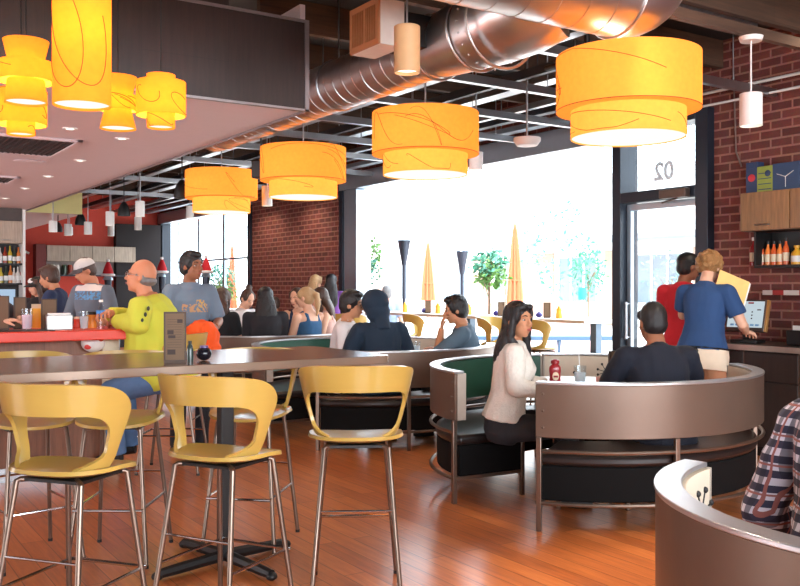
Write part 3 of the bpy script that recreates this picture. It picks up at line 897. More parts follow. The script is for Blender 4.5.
# ================================================================== ROUND BOOTHS
shell_m = mat('booth_bronze_shell', (114, 94, 82), 0.36, 0.45, var=0.10, scale=5, bump=0.05)
rim_m = mat('booth_rim_metal', (196, 196, 200), 0.3, 0.8, var=0.05)
leather = mat('black_brown_leather', (34, 26, 25), 0.36, var=0.15, scale=10, bump=0.05)
basem = mat('booth_base_black', (12, 11, 12), 0.85, var=0.1, spec=0.2)
green = mat('green_vinyl', (34, 84, 66), 0.35, var=0.1, scale=6)
cream = mat('cream_vinyl', (206, 190, 170), 0.5, var=0.06)
blackthr = mat('starburst_black', (28, 24, 26), 0.6)
BR = 1.25
def bench(center, a0, a1, label, cushion, group, R_=BR, burst=False):
    t = thing('booth_bench', label, 'booth seat', (center[0], center[1], 0), 0, group)
    n = max(10, int((a1 - a0) / 3))
    f = MB(); f.sector(R_ - 0.022, R_, 0.56, 0.875, a0, a1, n)
    for k in range(3):
        for aa in (a0 + 2.0, a1 - 2.0):
            a = R(aa); f.ball((R_ * math.cos(a), R_ * math.sin(a), 0.62 + 0.1 * k), 0.009, n=8)
    sh = f.build('back_shell', shell_m, t, bevel=0.003)
    f = MB(); f.sector(R_ - 0.075, R_ + 0.004, 0.875, 0.89, a0, a1, n); f.build('top_rim', rim_m, sh, bevel=0.003)
    f = MB(); f.sector(R_ - 0.085, R_ - 0.023, 0.562, 0.87, a0 + 0.4, a1 - 0.4, n)
    cu_m = [cushion, blackthr]
    if burst:
        f.mi = 1
        rng = random.Random(int(a0 * 7 + center[1] * 100))
        aa = a0 + 6; row = 0
        while aa < a1 - 4:
            zc = 0.74 if row % 2 == 0 else 0.66
            for s_ in range(4):
                th = R(22 + s_ * 45 + rng.uniform(-6, 6)); L = 0.075
                def on(u, v): 
                    a = R(aa) + u / (R_ - 0.087); return ((R_ - 0.0865) * math.cos(a), (R_ - 0.0865) * math.sin(a), zc + v)
                p, q = on(L * math.cos(th), L * math.sin(th)), on(-L * math.cos(th), -L * math.sin(th))
                f.tube(p, q, 0.003, n=5); f.ball(p, (0.01, 0.01, 0.011), n=8); f.ball(q, (0.01, 0.01, 0.011), n=8)
            aa += 12; row += 1
    f.build('back_cushion', cu_m, t, bevel=0.0)
    f = MB(); f.sector(R_ - 0.088, R_ - 0.02, 0.56, 0.874, a0 - 0.15, a0 + 0.38, 1); f.build('end_cap', mat('end_cap_grey', (172, 160, 148), 0.5), t)
    f = MB(); f.sector(R_ - 0.088, R_ - 0.02, 0.56, 0.874, a1 - 0.38, a1 + 0.15, 1)
    f.build('end_cap', mat('end_cap_grey', (172, 160, 148), 0.5), t)
    f = MB(); f.sector(R_ - 0.60, R_ - 0.04, 0.385, 0.455, a0 + 0.5, a1 - 0.5, n); f.build('seat', leather, t, bevel=0.025)
    f = MB(); f.sector(R_ - 0.57, R_ - 0.05, 0.175, 0.384, a0 + 0.8, a1 - 0.8, n); f.build('base', basem, t, bevel=0.01)
    for z in (0.478, 0.168):
        f = MB(); pts = [((R_ - 0.005) * math.cos(R(a0 + (a1 - a0) * k / n)), (R_ - 0.005) * math.sin(R(a0 + (a1 - a0) * k / n)), z) for k in range(n + 1)]
        f.path(pts, 0.0125, n=8); f.build('rail', bronze, t)
    for aa in (a0 + 0.9, a1 - 0.9):
        f = MB(); a = R(aa); f.bar(((R_ - 0.58) * math.cos(a), (R_ - 0.58) * math.sin(a), 0.168), ((R_ - 0.005) * math.cos(a), (R_ - 0.005) * math.sin(a), 0.168), 0.022, 0.022); f.build('rail', bronze, t)
    m_ = 1 if a1 - a0 > 50 else 0
    angs = [a0 + 0.9, a1 - 0.9] + ([a0 + 39] if m_ else []) + ([a1 - 14] if a1 - a0 > 118 and R_ == BR else [])
    for aa in angs:
        a = R(aa)
        f = MB(); f.box(((R_ - 0.006) * math.cos(a), (R_ - 0.006) * math.sin(a), 0.28), (0.03, 0.03, 0.56), rz=a); f.build('leg', bronze, t, bevel=0.003)
        f = MB(); f.box(((R_ - 0.565) * math.cos(a), (R_ - 0.565) * math.sin(a), 0.195), (0.028, 0.028, 0.39), rz=a); f.build('leg', bronze, t, bevel=0.003)
    return t
tabletop = mat('pale_laminate', (226, 216, 208), 0.3, var=0.03)
def round_table(cx, cy, label, r=0.56):
    t = thing('round_table', label, 'table', (cx, cy, 0), 0, 'round booth tables')
    f = MB(); f.lathe([(0, 0.725), (r - 0.01, 0.725), (r, 0.732), (r, 0.752), (r - 0.004, 0.757), (0, 0.757)], 56); f.build('tabletop', tabletop, t)
    f = MB(); f.lathe([(0.045, 0.02), (0.045, 0.72)], 20); f.build('column', M['black'], t)
    f = MB(); f.lathe([(0, 0), (0.26, 0), (0.26, 0.012), (0.07, 0.03), (0, 0.03)], 32); f.build('base', M['black'], t)
    return t
C1 = (4.66, 4.75); C2 = (4.80, 7.85); C3 = (4.85, 10.8); C0 = (3.0, 1.1)
BG = 'curved booth benches'
bench(C1, 214, 336, 'curved bench with its bronze back to the viewer, behind the person in navy', cream, BG, burst=True)
bench((4.76, 4.76), 66, 176, 'curved green-backed bench the long-haired person in the cream sweater sits on', green, BG, 1.15)
bench(C1, 4, 60, 'curved cream bench with black starbursts on the far side of the table with the ketchup', cream, BG, burst=True)
bench(C2, 215, 330, 'curved bench with its bronze back to the viewer, behind the person in the dark hood', cream, BG)
bench(C2, 66, 182, 'curved green-backed bench beyond the right end of the high table', green, BG, 1.21)
bench(C2, 0, 60, 'curved bench at the window side of the hooded person\'s table', cream, BG)
bench(C3, 200, 330, 'pale curved bench behind the woman with long black hair and the blonde ponytail', cream, BG)
bench(C3, 66, 172, 'far curved bench on the left of the table with the four young women', green, BG, 1.21)
bench((2.56, 1.2), 102, 255, 'nearest curved bench at the bottom right corner, cut off by the photo edge', cream, BG, 0.77, burst=True)
round_table(*C1, 'round pale table with the ketchup bottle and drinks')
round_table(*C2, 'round table between the hooded person and the person in the white shirt')
round_table(*C3, 'round table the group of young women sits around')

# ================================================================== BAR WITH THE RED TOP
red_top = mat('red_laminate', (222, 54, 18), 0.35, var=0.05)
bar_panel = plank_mat('bar_panel_wood', 'zxy', (138, 92, 68), (126, 82, 60), 3.0, 0.5, rough=0.45, gap=0.001, grain=0.4)
BZ = 1.13
t = thing('bar_counter', 'long bar counter with a bright red top and brown front panel', 'bar counter', (0, 7.0, 0))
f = MB(); f.span(-5.5, 2.1, 0, 0.75, BZ - 0.078, BZ); f.build('countertop', red_top, t, bevel=0.008)
f = MB(); f.span(-5.5, 1.93, 0.24, 0.62, 0.0, BZ - 0.079); f.build('front_panel', bar_panel, t)
f = MB(); f.span(1.931, 2.06, 0.22, 0.64, 0.0, BZ - 0.079); f.build('end_panel', mat('cream_panel', (226, 214, 190), 0.6), t)
f = MB(); f.span(-5.5, 1.76, 0.225, 0.24, 0.0, 0.1); f.build('kick_plate', M['steel'], t)

# ================================================================== SERVICE COUNTER AND WALL CABINETS AT THE RIGHT
dark_cab = plank_mat('dark_cabinet', 'zyx', (52, 40, 36), (46, 35, 32), 3.0, 0.6, rough=0.45, gap=0.001, grain=0.35)
CZ = 0.96
t = thing('service_counter', 'dark service counter with a metal edge against the brick wall', 'counter', (WX, 3.5, 0))
f = MB(); f.span(-0.66, -0.005, -3.5, 1.95, CZ - 0.045, CZ); f.build('worktop', mat('worktop_dark', (92, 82, 76), 0.3, 0.4, var=0.08), t, bevel=0.004)
f = MB(); f.span(-0.668, -0.66, -3.5, 1.955, CZ - 0.046, CZ + 0.001); f.build('edge_band', mat('edge_band_metal', (176, 158, 146), 0.35, 0.6), t)
f = MB(); f.span(-0.60, -0.005, -3.5, 1.93, 0.09, CZ - 0.046); f.build('body', dark_cab, t)
f = MB(); f.span(-0.54, -0.02, -3.45, 1.9, 0, 0.089); f.build('plinth', M['black'], t)
y = 1.92
for k in range(7):
    w = 0.52
    f = MB(); f.span(-0.62, -0.602, y - w + 0.006, y - 0.006, 0.66, CZ - 0.06); dwr = f.build('drawer', dark_cab, t, bevel=0.003)
    f = MB(); f.span(-0.62, -0.602, y - w + 0.006, y - 0.006, 0.1, 0.65); do = f.build('door', dark_cab, t, bevel=0.003)
    f = MB(); f.span(-0.615, -0.6025, y - w - 0.006, y - w + 0.006, 0.1, CZ - 0.05); f.build('edge_trim', mat('trim_bronze', (120, 96, 84), 0.4, 0.6), t)
    y -= w
t = thing('wall_cabinet', 'wood wall cabinet high on the brick wall above the sauce bottles', 'cabinet', (WX - 0.003, 5.13, 1.96))
f = MB(); f.span(-0.34, 0, -2.5, 0, 0, 0.345); f.build('body', M['cab_wood'], t)
yy = -0.004
for k in range(5):
    f = MB(); f.span(-0.36, -0.342, yy - 0.49, yy - 0.006, 0.006, 0.34); do = f.build('door', M['cab_wood'], t, bevel=0.002)
    f = MB(); f.path([(-0.362, yy - 0.30, 0.05), (-0.385, yy - 0.30, 0.05), (-0.385, yy - 0.17, 0.05), (-0.362, yy - 0.17, 0.05)], 0.006, n=8); f.build('handle', M['steel'], do)
    yy -= 0.495
t = thing('bottle_shelf', 'black open shelf unit under the wood wall cabinet', 'shelf', (WX - 0.003, 5.05, 1.63))
f = MB(); f.span(-0.03, 0, -2.4, 0, 0, 0.325); f.build('back_panel', M['black'], t)
f = MB(); f.span(-0.26, -0.03, -2.4, 0, 0.0, 0.025); f.build('shelf_board', M['black'], t)
for yy in (0, -0.62, -1.3, -2.38):
    f = MB(); f.span(-0.26, -0.03, yy - 0.02, yy, 0.026, 0.325); f.build('side_panel', M['black'], t)
t = thing('wall_ledge', 'thin bright ledge along the brick wall below the bottle shelf', 'ledge', (WX - 0.003, 5.0, 1.40))
f = MB(); f.span(-0.2, 0, -2.4, 0.0, 0, 0.022); f.build('board', M['steel'], t)
for (y0, y1, c) in ((0.0, -0.10, (190, 176, 172)), (-0.10, -0.21, (150, 44, 44)), (-0.21, -0.36, (196, 186, 182)), (-0.36, -0.50, (151, 45, 44)), (-0.50, -0.95, (150, 92, 56))):
    f = MB(); f.span(-0.206, -0.2, y1, y0, -0.012, 0.03); f.build('edge_label', mat('edge_%d' % c[1], c, 0.5), t)

# ================================================================== BACK BAR AND FAR CABINETS
t = thing('back_bar', 'tall back bar of pale cabinets over dark bottle shelves at the left edge', 'shelf unit', (2.92, 15.88, 0))
f = MB(); f.span(-5, -0.04, -0.34, 0, 2.17, 2.53); f.build('upper_cabinet', M['grey_wood'], t)
for k in range(5):
    f = MB(); f.span(-0.05 - (k + 1) * 0.7 + 0.006, -0.05 - k * 0.7 - 0.006, -0.36, -0.342, 2.18, 2.525); dd = f.build('door', M['grey_wood'], t, bevel=0.003)
    f = MB(); f.path([(-0.35 - k * .7, -0.362, 2.22), (-0.35 - k * .7, -0.385, 2.22), (-0.23 - k * .7, -0.385, 2.22), (-0.23 - k * .7, -0.362, 2.22)], 0.007, n=6); f.build('handle', M['steel'], dd)
f = MB(); f.span(-5, -0.04, -0.02, 0, 0.9, 2.17); f.build('back_panel', M['black'], t)
for z in (1.82, 1.50):
    f = MB(); f.span(-5, -0.04, -0.32, -0.02, z, z + 0.03); f.build('shelf_board', M['black'], t)
f = MB(); f.span(-0.04, 0.0, -0.36, 0, 0.0, 2.72); f.build('end_panel', M['white'], t)
f = MB(); f.span(-5, -0.04, -0.6, -0.0, 0.0, 0.9); f.build('base_cabinet', M['black'], t)
f = MB(); f.span(-5, -0.04, -0.30, 0, 2.535, SZ - 0.004); f.build('dark_bulkhead', mat('bulkhead_grey', (84, 76, 74), 0.7), t)
t = thing('far_cabinet', 'row of pale wall cabinets with a shelf below on the red end wall', 'cabinet', (4.6, YE - 0.003, 1.75))
for k in range(4):
    f = MB(); f.span(0.02 + k * 0.52, 0.53 + k * 0.52, -0.35, 0, 0.33, 0.70); f.build('door', M['grey_wood'], t, bevel=0.004)
f = MB(); f.span(-0.22, 0.0, -0.36, 0, -1.6, 0.72); f.build('side_panel', mat('maroon_panel', (118, 52, 48), 0.6), t)
f = MB(); f.span(0.0, 2.1, -0.3, 0, -0.02, 0.01); f.build('shelf_board', M['iron'], t)
f = MB(); f.span(0.0, 2.1, -0.02, 0, 0.01, 0.33); f.build('back_panel', mat('pale_back', (172, 160, 154), 0.6), t)
# ================================================================== PEOPLE
def skinmat(name, rgb): return mat(name, rgb, 0.5, var=0.05, scale=6, spec=0.35)
SK_LIGHT = skinmat('skin_light', (226, 176, 148)); SK_TAN = skinmat('skin_tan', (196, 138, 104)); SK_BROWN = skinmat('skin_brown', (150, 98, 72)); SK_RED = skinmat('skin_ruddy', (206, 138, 104))
HAIR_BLACK = mat('hair_black', (26, 22, 24), 0.42, var=0.3, scale=40, stretch=(6, 6, 1), bump=0.3)
HAIR_BROWN = mat('hair_brown', (74, 52, 42), 0.45, var=0.3, scale=40, stretch=(6, 6, 1), bump=0.3)
HAIR_BLONDE = mat('hair_blonde', (186, 148, 104), 0.45, var=0.25, scale=40, stretch=(6, 6, 1), bump=0.3)
HAIR_GREY = mat('hair_grey', (120, 116, 116), 0.5, var=0.3, scale=40, bump=0.3)
HAIR_CURL = mat('hair_curly_light_brown', (156, 112, 66), 0.5, var=0.35, scale=60, bump=0.6)
EYE_W = mat('eye_white', (186, 178, 172), 0.2, var=0.02); EYE_D = mat('eye_dark', (30, 22, 20), 0.15)
LIPS = mat('lips', (168, 84, 78), 0.4); BROW = mat('brow_dark', (40, 30, 28), 0.6)
DENIM = mat('denim_blue', (86, 120, 164), 0.8, var=0.18, scale=24, bump=0.1); DARKPANTS = mat('dark_trousers', (30, 30, 36), 0.8, var=0.1)
SHOE = mat('shoe_black', (28, 26, 28), 0.5)

def cloth(name, rgb, var=0.08, rough=0.85, bump=0.15): return mat(name, rgb, rough, var=var, scale=10, bump=bump, bscale=120, sheen=0.02)

def remeshed(name, mb, voxel, mats, parent, smooth_it=3, wrinkle=0.0, extra=None, wscale=9.0):
    """grow one continuous skin over overlapping volumes"""
    me = mb.raw('tmp'); ob = bpy.data.objects.new('tmp', me); COL.objects.link(ob)
    md = ob.modifiers.new('r', 'REMESH'); md.mode = 'VOXEL'; md.voxel_size = voxel
    dg = bpy.context.evaluated_depsgraph_get()
    me2 = bpy.data.meshes.new_from_object(ob.evaluated_get(dg))
    bpy.data.objects.remove(ob); bpy.data.meshes.remove(me)
    bm = bmesh.new(); bm.from_mesh(me2)
    for _ in range(smooth_it):
        bmesh.ops.smooth_vert(bm, verts=bm.verts, factor=0.5, use_axis_x=True, use_axis_y=True, use_axis_z=True)
    if wrinkle:
        bm.normal_update()
        off = Vector((random.uniform(0, 9), random.uniform(0, 9), random.uniform(0, 9)))
        for v in bm.verts:
            p = v.co * wscale + off
            n1 = mnoise.noise((p.x, p.y, p.z * 0.55)); n2 = mnoise.noise((p.x * 2.3 + 4, p.y * 2.3, p.z * 1.2))
            v.co += v.normal * wrinkle * (1 - abs(n1) * 2.2 + 0.5 * n2)
    if extra is not None:
        em = extra.raw('tmp2'); bm.from_mesh(em); bpy.data.meshes.remove(em)
    bm.to_mesh(me2); bm.free()
    me2.name = name; me2.materials.clear()
    for m in (mats if isinstance(mats, (list, tuple)) else [mats]): me2.materials.append(m)
    me2.polygons.foreach_set('use_smooth', [True] * len(me2.polygons)); me2.update()
    o = bpy.data.objects.new(name, me2); COL.objects.link(o)
    if parent is not None: o.parent = parent
    return o

def hand_mesh(voxel, wrist, fdir, pn, curl, side, k, spread=1.0):
    """palm, four unequal bent fingers and a thumb; pn points out of the palm"""
    f = MB(); wrist = Vector(wrist); d = Vector(fdir).normalized(); pn = Vector(pn); pn = (pn - d * pn.dot(d)).normalized()
    a = d.cross(pn).normalized() * side          # towards the thumb
    Mx = Matrix((a, d, pn)).transposed()
    f.path([wrist - d * 0.03 * k, wrist + d * 0.012 * k], [0.027 * k, 0.026 * k], n=12)
    f.ball(wrist + d * 0.05 * k, (0.041 * k, 0.056 * k, 0.017 * k), 14, Mx)
    f.ball(wrist + d * 0.075 * k, (0.042 * k, 0.026 * k, 0.014 * k), 14, Mx)
    for i, L in enumerate((0.070, 0.078, 0.073, 0.056)):
        u = (1.5 - i) * 0.0215 * k
        p = wrist + d * (0.088 - 0.004 * abs(i - 1.2)) * k + a * u
        dd = (d + a * (1.5 - i) * 0.08 * spread).normalized(); pts = [p - dd * 0.015 * k, p]; ang = 0
        for j, frac in enumerate((0.45, 0.32, 0.23)):
            ang += R(curl) * (0.6, 1.0, 0.8)[j]
            p = p + (dd * math.cos(ang) + pn * math.sin(ang)) * L * frac * k; pts.append(p)
        f.path(pts, [0.0098 * k, 0.0094 * k, 0.0088 * k, 0.008 * k, 0.0062 * k], n=8)
        f.ball(pts[-1], 0.0064 * k, n=8)
    p0 = wrist + d * 0.022 * k + a * 0.025 * k + pn * 0.004 * k
    p1 = p0 + (a * 0.8 + d * 0.75 + pn * 0.35).normalized() * 0.036 * k
    p2 = p1 + (a * 0.25 + d * 0.95 + pn * 0.45).normalized() * 0.03 * k
    p3 = p2 + (d * 0.95 + pn * 0.5 - a * 0.05).normalized() * 0.024 * k
    f.path([p0, p1, p2, p3], [0.014 * k, 0.012 * k, 0.0105 * k, 0.0075 * k], n=8); f.ball(p3, 0.0075 * k, n=8)
    me = f.raw('tmp'); ob = bpy.data.objects.new('tmp', me); COL.objects.link(ob)
    md = ob.modifiers.new('r', 'REMESH'); md.mode = 'VOXEL'; md.voxel_size = voxel
    me2 = bpy.data.meshes.new_from_object(ob.evaluated_get(bpy.context.evaluated_depsgraph_get()))
    bpy.data.objects.remove(ob); bpy.data.meshes.remove(me)
    out = MB(); out.add([v.co.copy() for v in me2.vertices], [list(p.vertices) for p in me2.polygons]); bpy.data.meshes.remove(me2)
    return out

def figure(label, xy, heading, H=1.70, z0=0.0, hip=None, lean=0.0, side=0.0, twist=0.0, hy=0.0, hp=0.0, ht=0.0, female=False, bulk=1.0, belly=0.0,
           skin=None, shirt=None, sleeve=0.55, pants=None, hair='short', hairm=None, armR=None, armL=None, legs='stand', vox=0.012, group=None,
           hem=-0.10, extra_face=True, loose=1.0, neckline=0.535, handR=None, handL=None, wr=0.004, legpts=None, shoes=True):
    """a person: one continuous body, with hair, clothes and eyes as children. local +Y is where the chest faces, +X its right"""
    k = H / 1.72
    skin = skin or SK_TAN
    t = thing('person', label, 'person', (xy[0], xy[1], z0), R(-heading), group)
    hip = hip if hip is not None else 0.90 * k
    hipc = Vector((0, 0, hip))
    u = Vector((math.sin(R(side)), math.sin(R(lean)), math.cos(R(lean)))).normalized()
    tw = R(-twist)
    right = Vector((math.cos(tw), math.sin(tw), 0)); right = (right - u * right.dot(u)).normalized()
    fwd = u.cross(right).normalized()
    sw = (0.165 if female else 0.188) * k * (0.5 + 0.5 * bulk)
    P = lambda tt, rr=0, ff=0: hipc + u * (tt * k) + right * rr + fwd * ff
    if female:
        secs = [(-0.13, .13, .085, 0), (-0.06, .168, .115, -.005), (0.03, .165, .112, -.005), (0.13, .132, .092, 0), (0.21, .122, .09, .005), (0.30, .138, .11, .015), (0.37, .150, .118, .018), (0.44, .150, .092, .0), (0.49, .11, .07, -.01), (0.53, .058, .055, -.005)]
    else:
        secs = [(-0.13, .13, .09, 0), (-0.06, .160, .115, 0), (0.03, .156, .112, 0), (0.13, .148, .104, 0), (0.22, .150, .105, .005), (0.31, .165, .115, .01), (0.38, .175, .118, .01), (0.45, .172, .095, -.003), (0.495, .122, .075, -.012), (0.535, .064, .060, -.008)]
    def loft(f, grow, t0, t1, flare=0.0, n=20):
        rr = []
        ss = [s_ for s_ in secs if t0 <= s_[0] <= t1]
        def interp(tt):
            for a, b_ in zip(secs, secs[1:]):
                if a[0] <= tt <= b_[0]:
                    w = (tt - a[0]) / (b_[0] - a[0]); return tuple(a[i] + (b_[i] - a[i]) * w for i in range(4))
            return secs[0] if tt < secs[0][0] else secs[-1]
        ss = [interp(t0)] + [s_ for s_ in ss if t0 < s_[0] < t1] + [interp(t1)]
        ss = [(t0,) + ss[0][1:]] + ss[1:-1] + [(t1,) + ss[-1][1:]]
        for (tt, w, dd, fo) in ss:
            bl = belly * math.exp(-((tt - 0.12) / 0.13) ** 2)
            w_ = (w * (0.5 + 0.5 * bulk) * (1 + 0.25 * bl)) * k + grow + flare * max(0, (t1 - tt) / (t1 - t0)) ; d_ = (dd * bulk * (1 + 0.55 * bl)) * k + grow + flare * max(0, (t1 - tt) / (t1 - t0))
            fo_ = fo * k + bl * 0.06
            rr.append([P(tt, w_ * math.copysign(abs(math.cos(a)) ** 0.86, math.cos(a)), fo_ + d_ * math.copysign(abs(math.sin(a)) ** 0.9, math.sin(a))) for a in [2 * PI * q / n for q in range(n)]])
        f.rings(rr)
    def hipj(s_): return hipc + Vector((s_ * 0.088 * k, 0.0, -0.03 * k))
    # legs -------------------------------------------------------------
    lp = {}
    for s_, nm in ((1, 'R'), (-1, 'L')):
        if legpts and nm in legpts: kn, an = [Vector(p) for p in legpts[nm]]
        elif legs == 'stand': kn = hipj(s_) + Vector((s_ * 0.015, 0.03, -0.40 * k)); an = Vector((s_ * 0.11 * k, -0.02, 0.085))
        elif legs == 'sit': kn = hipj(s_) + Vector((s_ * 0.05, 0.40 * k, 0.02)); an = Vector((kn.x, kn.y - 0.02, 0.09))
        elif legs == 'bar': kn = hipj(s_) + Vector((s_ * 0.09, 0.36 * k, -0.12)); an = kn + Vector((0, -0.06, -0.40 * k))
        lp[nm] = (hipj(s_), kn, an)
    sh = {1: P(0.455, sw, -0.008), -1: P(0.455, -sw, -0.008)}
    arms = {}
    for s_, nm, ar in ((1, 'R', armR), (-1, 'L', armL)):
        if ar is None:
            el = sh[s_] + Vector((s_ * 0.06, -0.03, -0.27 * k)); wrp = el + Vector((s_ * 0.02, 0.07, -0.23 * k))
            ar = (el, wrp)
        arms[nm] = (sh[s_], Vector(ar[0]), Vector(ar[1]))
    nb = P(0.50, 0, -0.012)
    hyaw = Matrix.Rotation(R(-(hy)), 3, 'Z') ; hpit = Matrix.Rotation(R(-hp), 3, 'X'); htil = Matrix.Rotation(R(ht), 3, 'Y')
    HM = hyaw @ hpit @ htil
    hk = k * (0.97 if female else 1.0) * 0.98
    neckdir = (u * 0.8 + Vector((0, 0, 0.35))).normalized()
    skull = nb + neckdir * 0.062 * k + hyaw @ Vector((0, 0.025, 0)) + HM @ Vector((0, 0.015, 0.105)) * hk
    HP = lambda x, y, z: skull + HM @ (Vector((x, y, z)) * hk)
    # body -------------------------------------------------------------
    f = MB(); loft(f, 0, -0.13, 0.535)
    for nm in 'RL':
        a, b_, c = lp[nm]
        f.path([a + Vector((0, 0, 0.04)), a, a.lerp(b_, 0.5), b_], [0.07 * k, 0.088 * k * (0.6 + 0.4 * bulk), 0.072 * k * (0.6 + 0.4 * bulk), 0.054 * k], n=14); f.ball(b_, 0.055 * k, n=12)
        f.path([b_, b_.lerp(c, 0.3) + Vector((0, -0.012, 0)), c], [0.053 * k, 0.054 * k, 0.036 * k], n=14)
        ft = c + Vector((0, 0.05, -0.05)); f.path([c + Vector((0, -0.02, -0.03)), ft + Vector((0, 0.03, 0)), ft + Vector((0, 0.11, -0.012))], [0.038, 0.036, 0.026], n=10)
        s_, e, w = arms[nm]; ak = k * (0.92 if female else 1.0) * (0.78 + 0.22 * bulk)
        f.ball(s_, 0.056 * ak, n=12); f.path([s_, s_.lerp(e, 0.45), e], [0.055 * ak, 0.049 * ak, 0.041 * ak], n=12); f.ball(e, 0.041 * ak, n=10)
        f.path([e, e.lerp(w, 0.3), w], [0.041 * ak, 0.043 * ak, 0.028 * ak], n=12)
    f.path([nb - u * 0.03, nb + neckdir * 0.06 * k, HP(0, -0.015, -0.06)], [0.062 * k, (0.048 if female else 0.055) * k, (0.05 if female else 0.056) * k], n=14)
    f.ball(HP(0, -0.012, 0.022), (0.074 * hk, 0.094 * hk, 0.100 * hk), 20, HM)
    f.ball(HP(0, 0.022, -0.045), (0.058 * hk, 0.068 * hk, 0.070 * hk), 18, HM)
    f.ball(HP(0, 0.055, -0.092), (0.028 * hk, 0.026 * hk, 0.022 * hk), 10, HM)
    f.path([HP(0, 0.080, 0.022), HP(0, 0.096, -0.008), HP(0, 0.108, -0.026)], [0.009 * hk, 0.011 * hk, 0.0135 * hk], n=8); f.ball(HP(0, 0.106, -0.027), 0.0135 * hk, n=8)
    for s_ in (-1, 1):
        f.ball(HP(s_ * 0.014, 0.094, -0.030), 0.0095 * hk, n=8)
        f.ball(HP(s_ * 0.031, 0.072, 0.030), (0.024 * hk, 0.014 * hk, 0.010 * hk), 10, HM)
        f.ball(HP(s_ * 0.036, 0.062, -0.022), (0.022 * hk, 0.022 * hk, 0.02 * hk), 10, HM)
        f.ball(HP(s_ * 0.076, -0.012, -0.008), (0.010 * hk, 0.020 * hk, 0.032 * hk), 10, HM)
    f.ball(HP(0, 0.085, -0.058), (0.024 * hk, 0.012 * hk, 0.012 * hk), 10, HM)
    ex = MB()
    fine = vox < 0.0105
    for nm, s_, hd in (('R', 1, handR), ('L', -1, handL)):
        w = arms[nm][2]; e = arms[nm][1]; d = (w - e).normalized()
        hd = hd or {}
        fd = Vector(hd['dir']) if 'dir' in hd else d
        pn = Vector(hd['palm']) if 'palm' in hd else Vector((-s_, 0, -0.2)) if abs(d.z) > 0.7 else Vector((0, 0, -1))
        hm = hand_mesh(0.0042 if fine else 0.006, w, fd, pn, hd.get('curl', 22), hd.get('thumb', -s_), 0.93 * k if female else k, hd.get('spread', 1.0))
        ex.add(hm.v, hm.f)
    body = remeshed('body', f, vox if not fine else vox * 0.85, skin, t, 2, extra=ex)
    # face --------------------------------------------------------------
    if extra_face:
        for s_ in (-1, 1):
            e = MB(); e.ball(HP(s_ * 0.031, 0.0705, 0.006), (0.0115 * hk, 0.010 * hk, 0.0055 * hk), 12, HM); e.mi = 1
            e.ball(HP(s_ * 0.031, 0.0795, 0.006), (0.0056 * hk, 0.003 * hk, 0.0058 * hk), 10, HM)
            e.build('eye', [EYE_W, EYE_D], t)
        e = MB(); e.path([HP(-0.022, 0.0945, -0.058), HP(-0.008, 0.0985, -0.0545), HP(0.008, 0.0985, -0.0545), HP(0.022, 0.0945, -0.058)], [0.002, 0.0045, 0.0045, 0.002], n=8)
        e.path([HP(-0.019, 0.094, -0.060), HP(0, 0.0985, -0.064), HP(0.019, 0.094, -0.060)], [0.002, 0.005, 0.002], n=8); e.build('lips', LIPS, t)
        for s_ in (-1, 1):
            e = MB(); e.path([HP(s_ * 0.014, 0.0865, 0.031), HP(s_ * 0.032, 0.0855, 0.037), HP(s_ * 0.050, 0.0745, 0.031)], [0.003, 0.0036, 0.0018], n=6); e.build('eyebrow', BROW, t)
    # clothes -----------------------------------------------------------
    if shirt is not None:
        f = MB(); g = 0.012 * loose
        loft(f, g, hem, neckline - 0.02 if sleeve > 0 else 0.40, 0.012 * loose)
        rr = [P(neckline - 0.03), P(neckline)]
        if sleeve > 0: f.path([P(neckline - 0.06, 0, -0.012), P(neckline, 0, -0.008)], [0.10 * k, 0.064 * k], n=16)
        else:
            for s_ in (-1, 1): f.path([P(0.36, s_ * 0.085, -0.105), P(0.47, s_ * 0.088, -0.075), P(0.505, s_ * 0.088, -0.01), P(0.47, s_ * 0.085, 0.07), P(0.37, s_ * 0.08, 0.115)], 0.024, n=8)
        for nm in 'RL':
            s_, e, w = arms[nm]; ak = k * (0.92 if female else 1.0) * (0.78 + 0.22 * bulk)
            if sleeve <= 0: continue
            f.ball(s_, 0.062 * ak + g * 0.6, n=12)
            inn = s_.lerp(P(0.44), 0.4); f.path([inn, s_], [0.07 * ak + g * .4, 0.060 * ak + g * 0.6], n=12)
            if sleeve <= 0: continue
            if sleeve < 1.0:
                q = s_.lerp(e, sleeve * 1.15); f.path([s_, q], [0.058 * ak + g, 0.053 * ak + g * 1.7], n=14)
            else:
                f.path([s_, s_.lerp(e, .5), e], [0.058 * ak + g, 0.052 * ak + g, 0.046 * ak + g], n=14); f.ball(e, 0.046 * ak + g, n=10)
                w2 = e.lerp(w, min(1.0, sleeve - 1.0)); f.path([e, e.lerp(w2, .5), w2], [0.046 * ak + g, 0.043 * ak + g, 0.033 * ak + g], n=14)
        remeshed('shirt', f, vox * 0.95, shirt, t, 3, wr)
    f = MB(); loft(f, 0.008, -0.13, 0.06)
    for nm in 'RL':
        a, b_, c = lp[nm]; bk = (0.6 + 0.4 * bulk)
        f.path([a + Vector((0, 0, 0.04)), a, a.lerp(b_, 0.5), b_], [0.08 * k, 0.098 * k * bk, 0.083 * k * bk, 0.066 * k * bk], n=14); f.ball(b_, 0.066 * k * bk, n=12)
        f.path([b_, b_.lerp(c, 0.4), c + (c - b_).normalized() * 0.02], [0.065 * k * bk, 0.064 * k, 0.055 * k], n=14)
    remeshed('trousers', f, max(vox, 0.011), pants or DARKPANTS, t, 3, 0.003)
    if shoes:
        for nm in 'RL':
            c = lp[nm][2]; f = MB()
            f.path([c + Vector((0, -0.03, -0.035)), c + Vector((0, 0.03, -0.042)), c + Vector((0, 0.12, -0.056)), c + Vector((0, 0.17, -0.062))], [0.046, 0.048, 0.042, 0.026], n=12)
            f.build('shoe', SHOE, t, smooth=60)
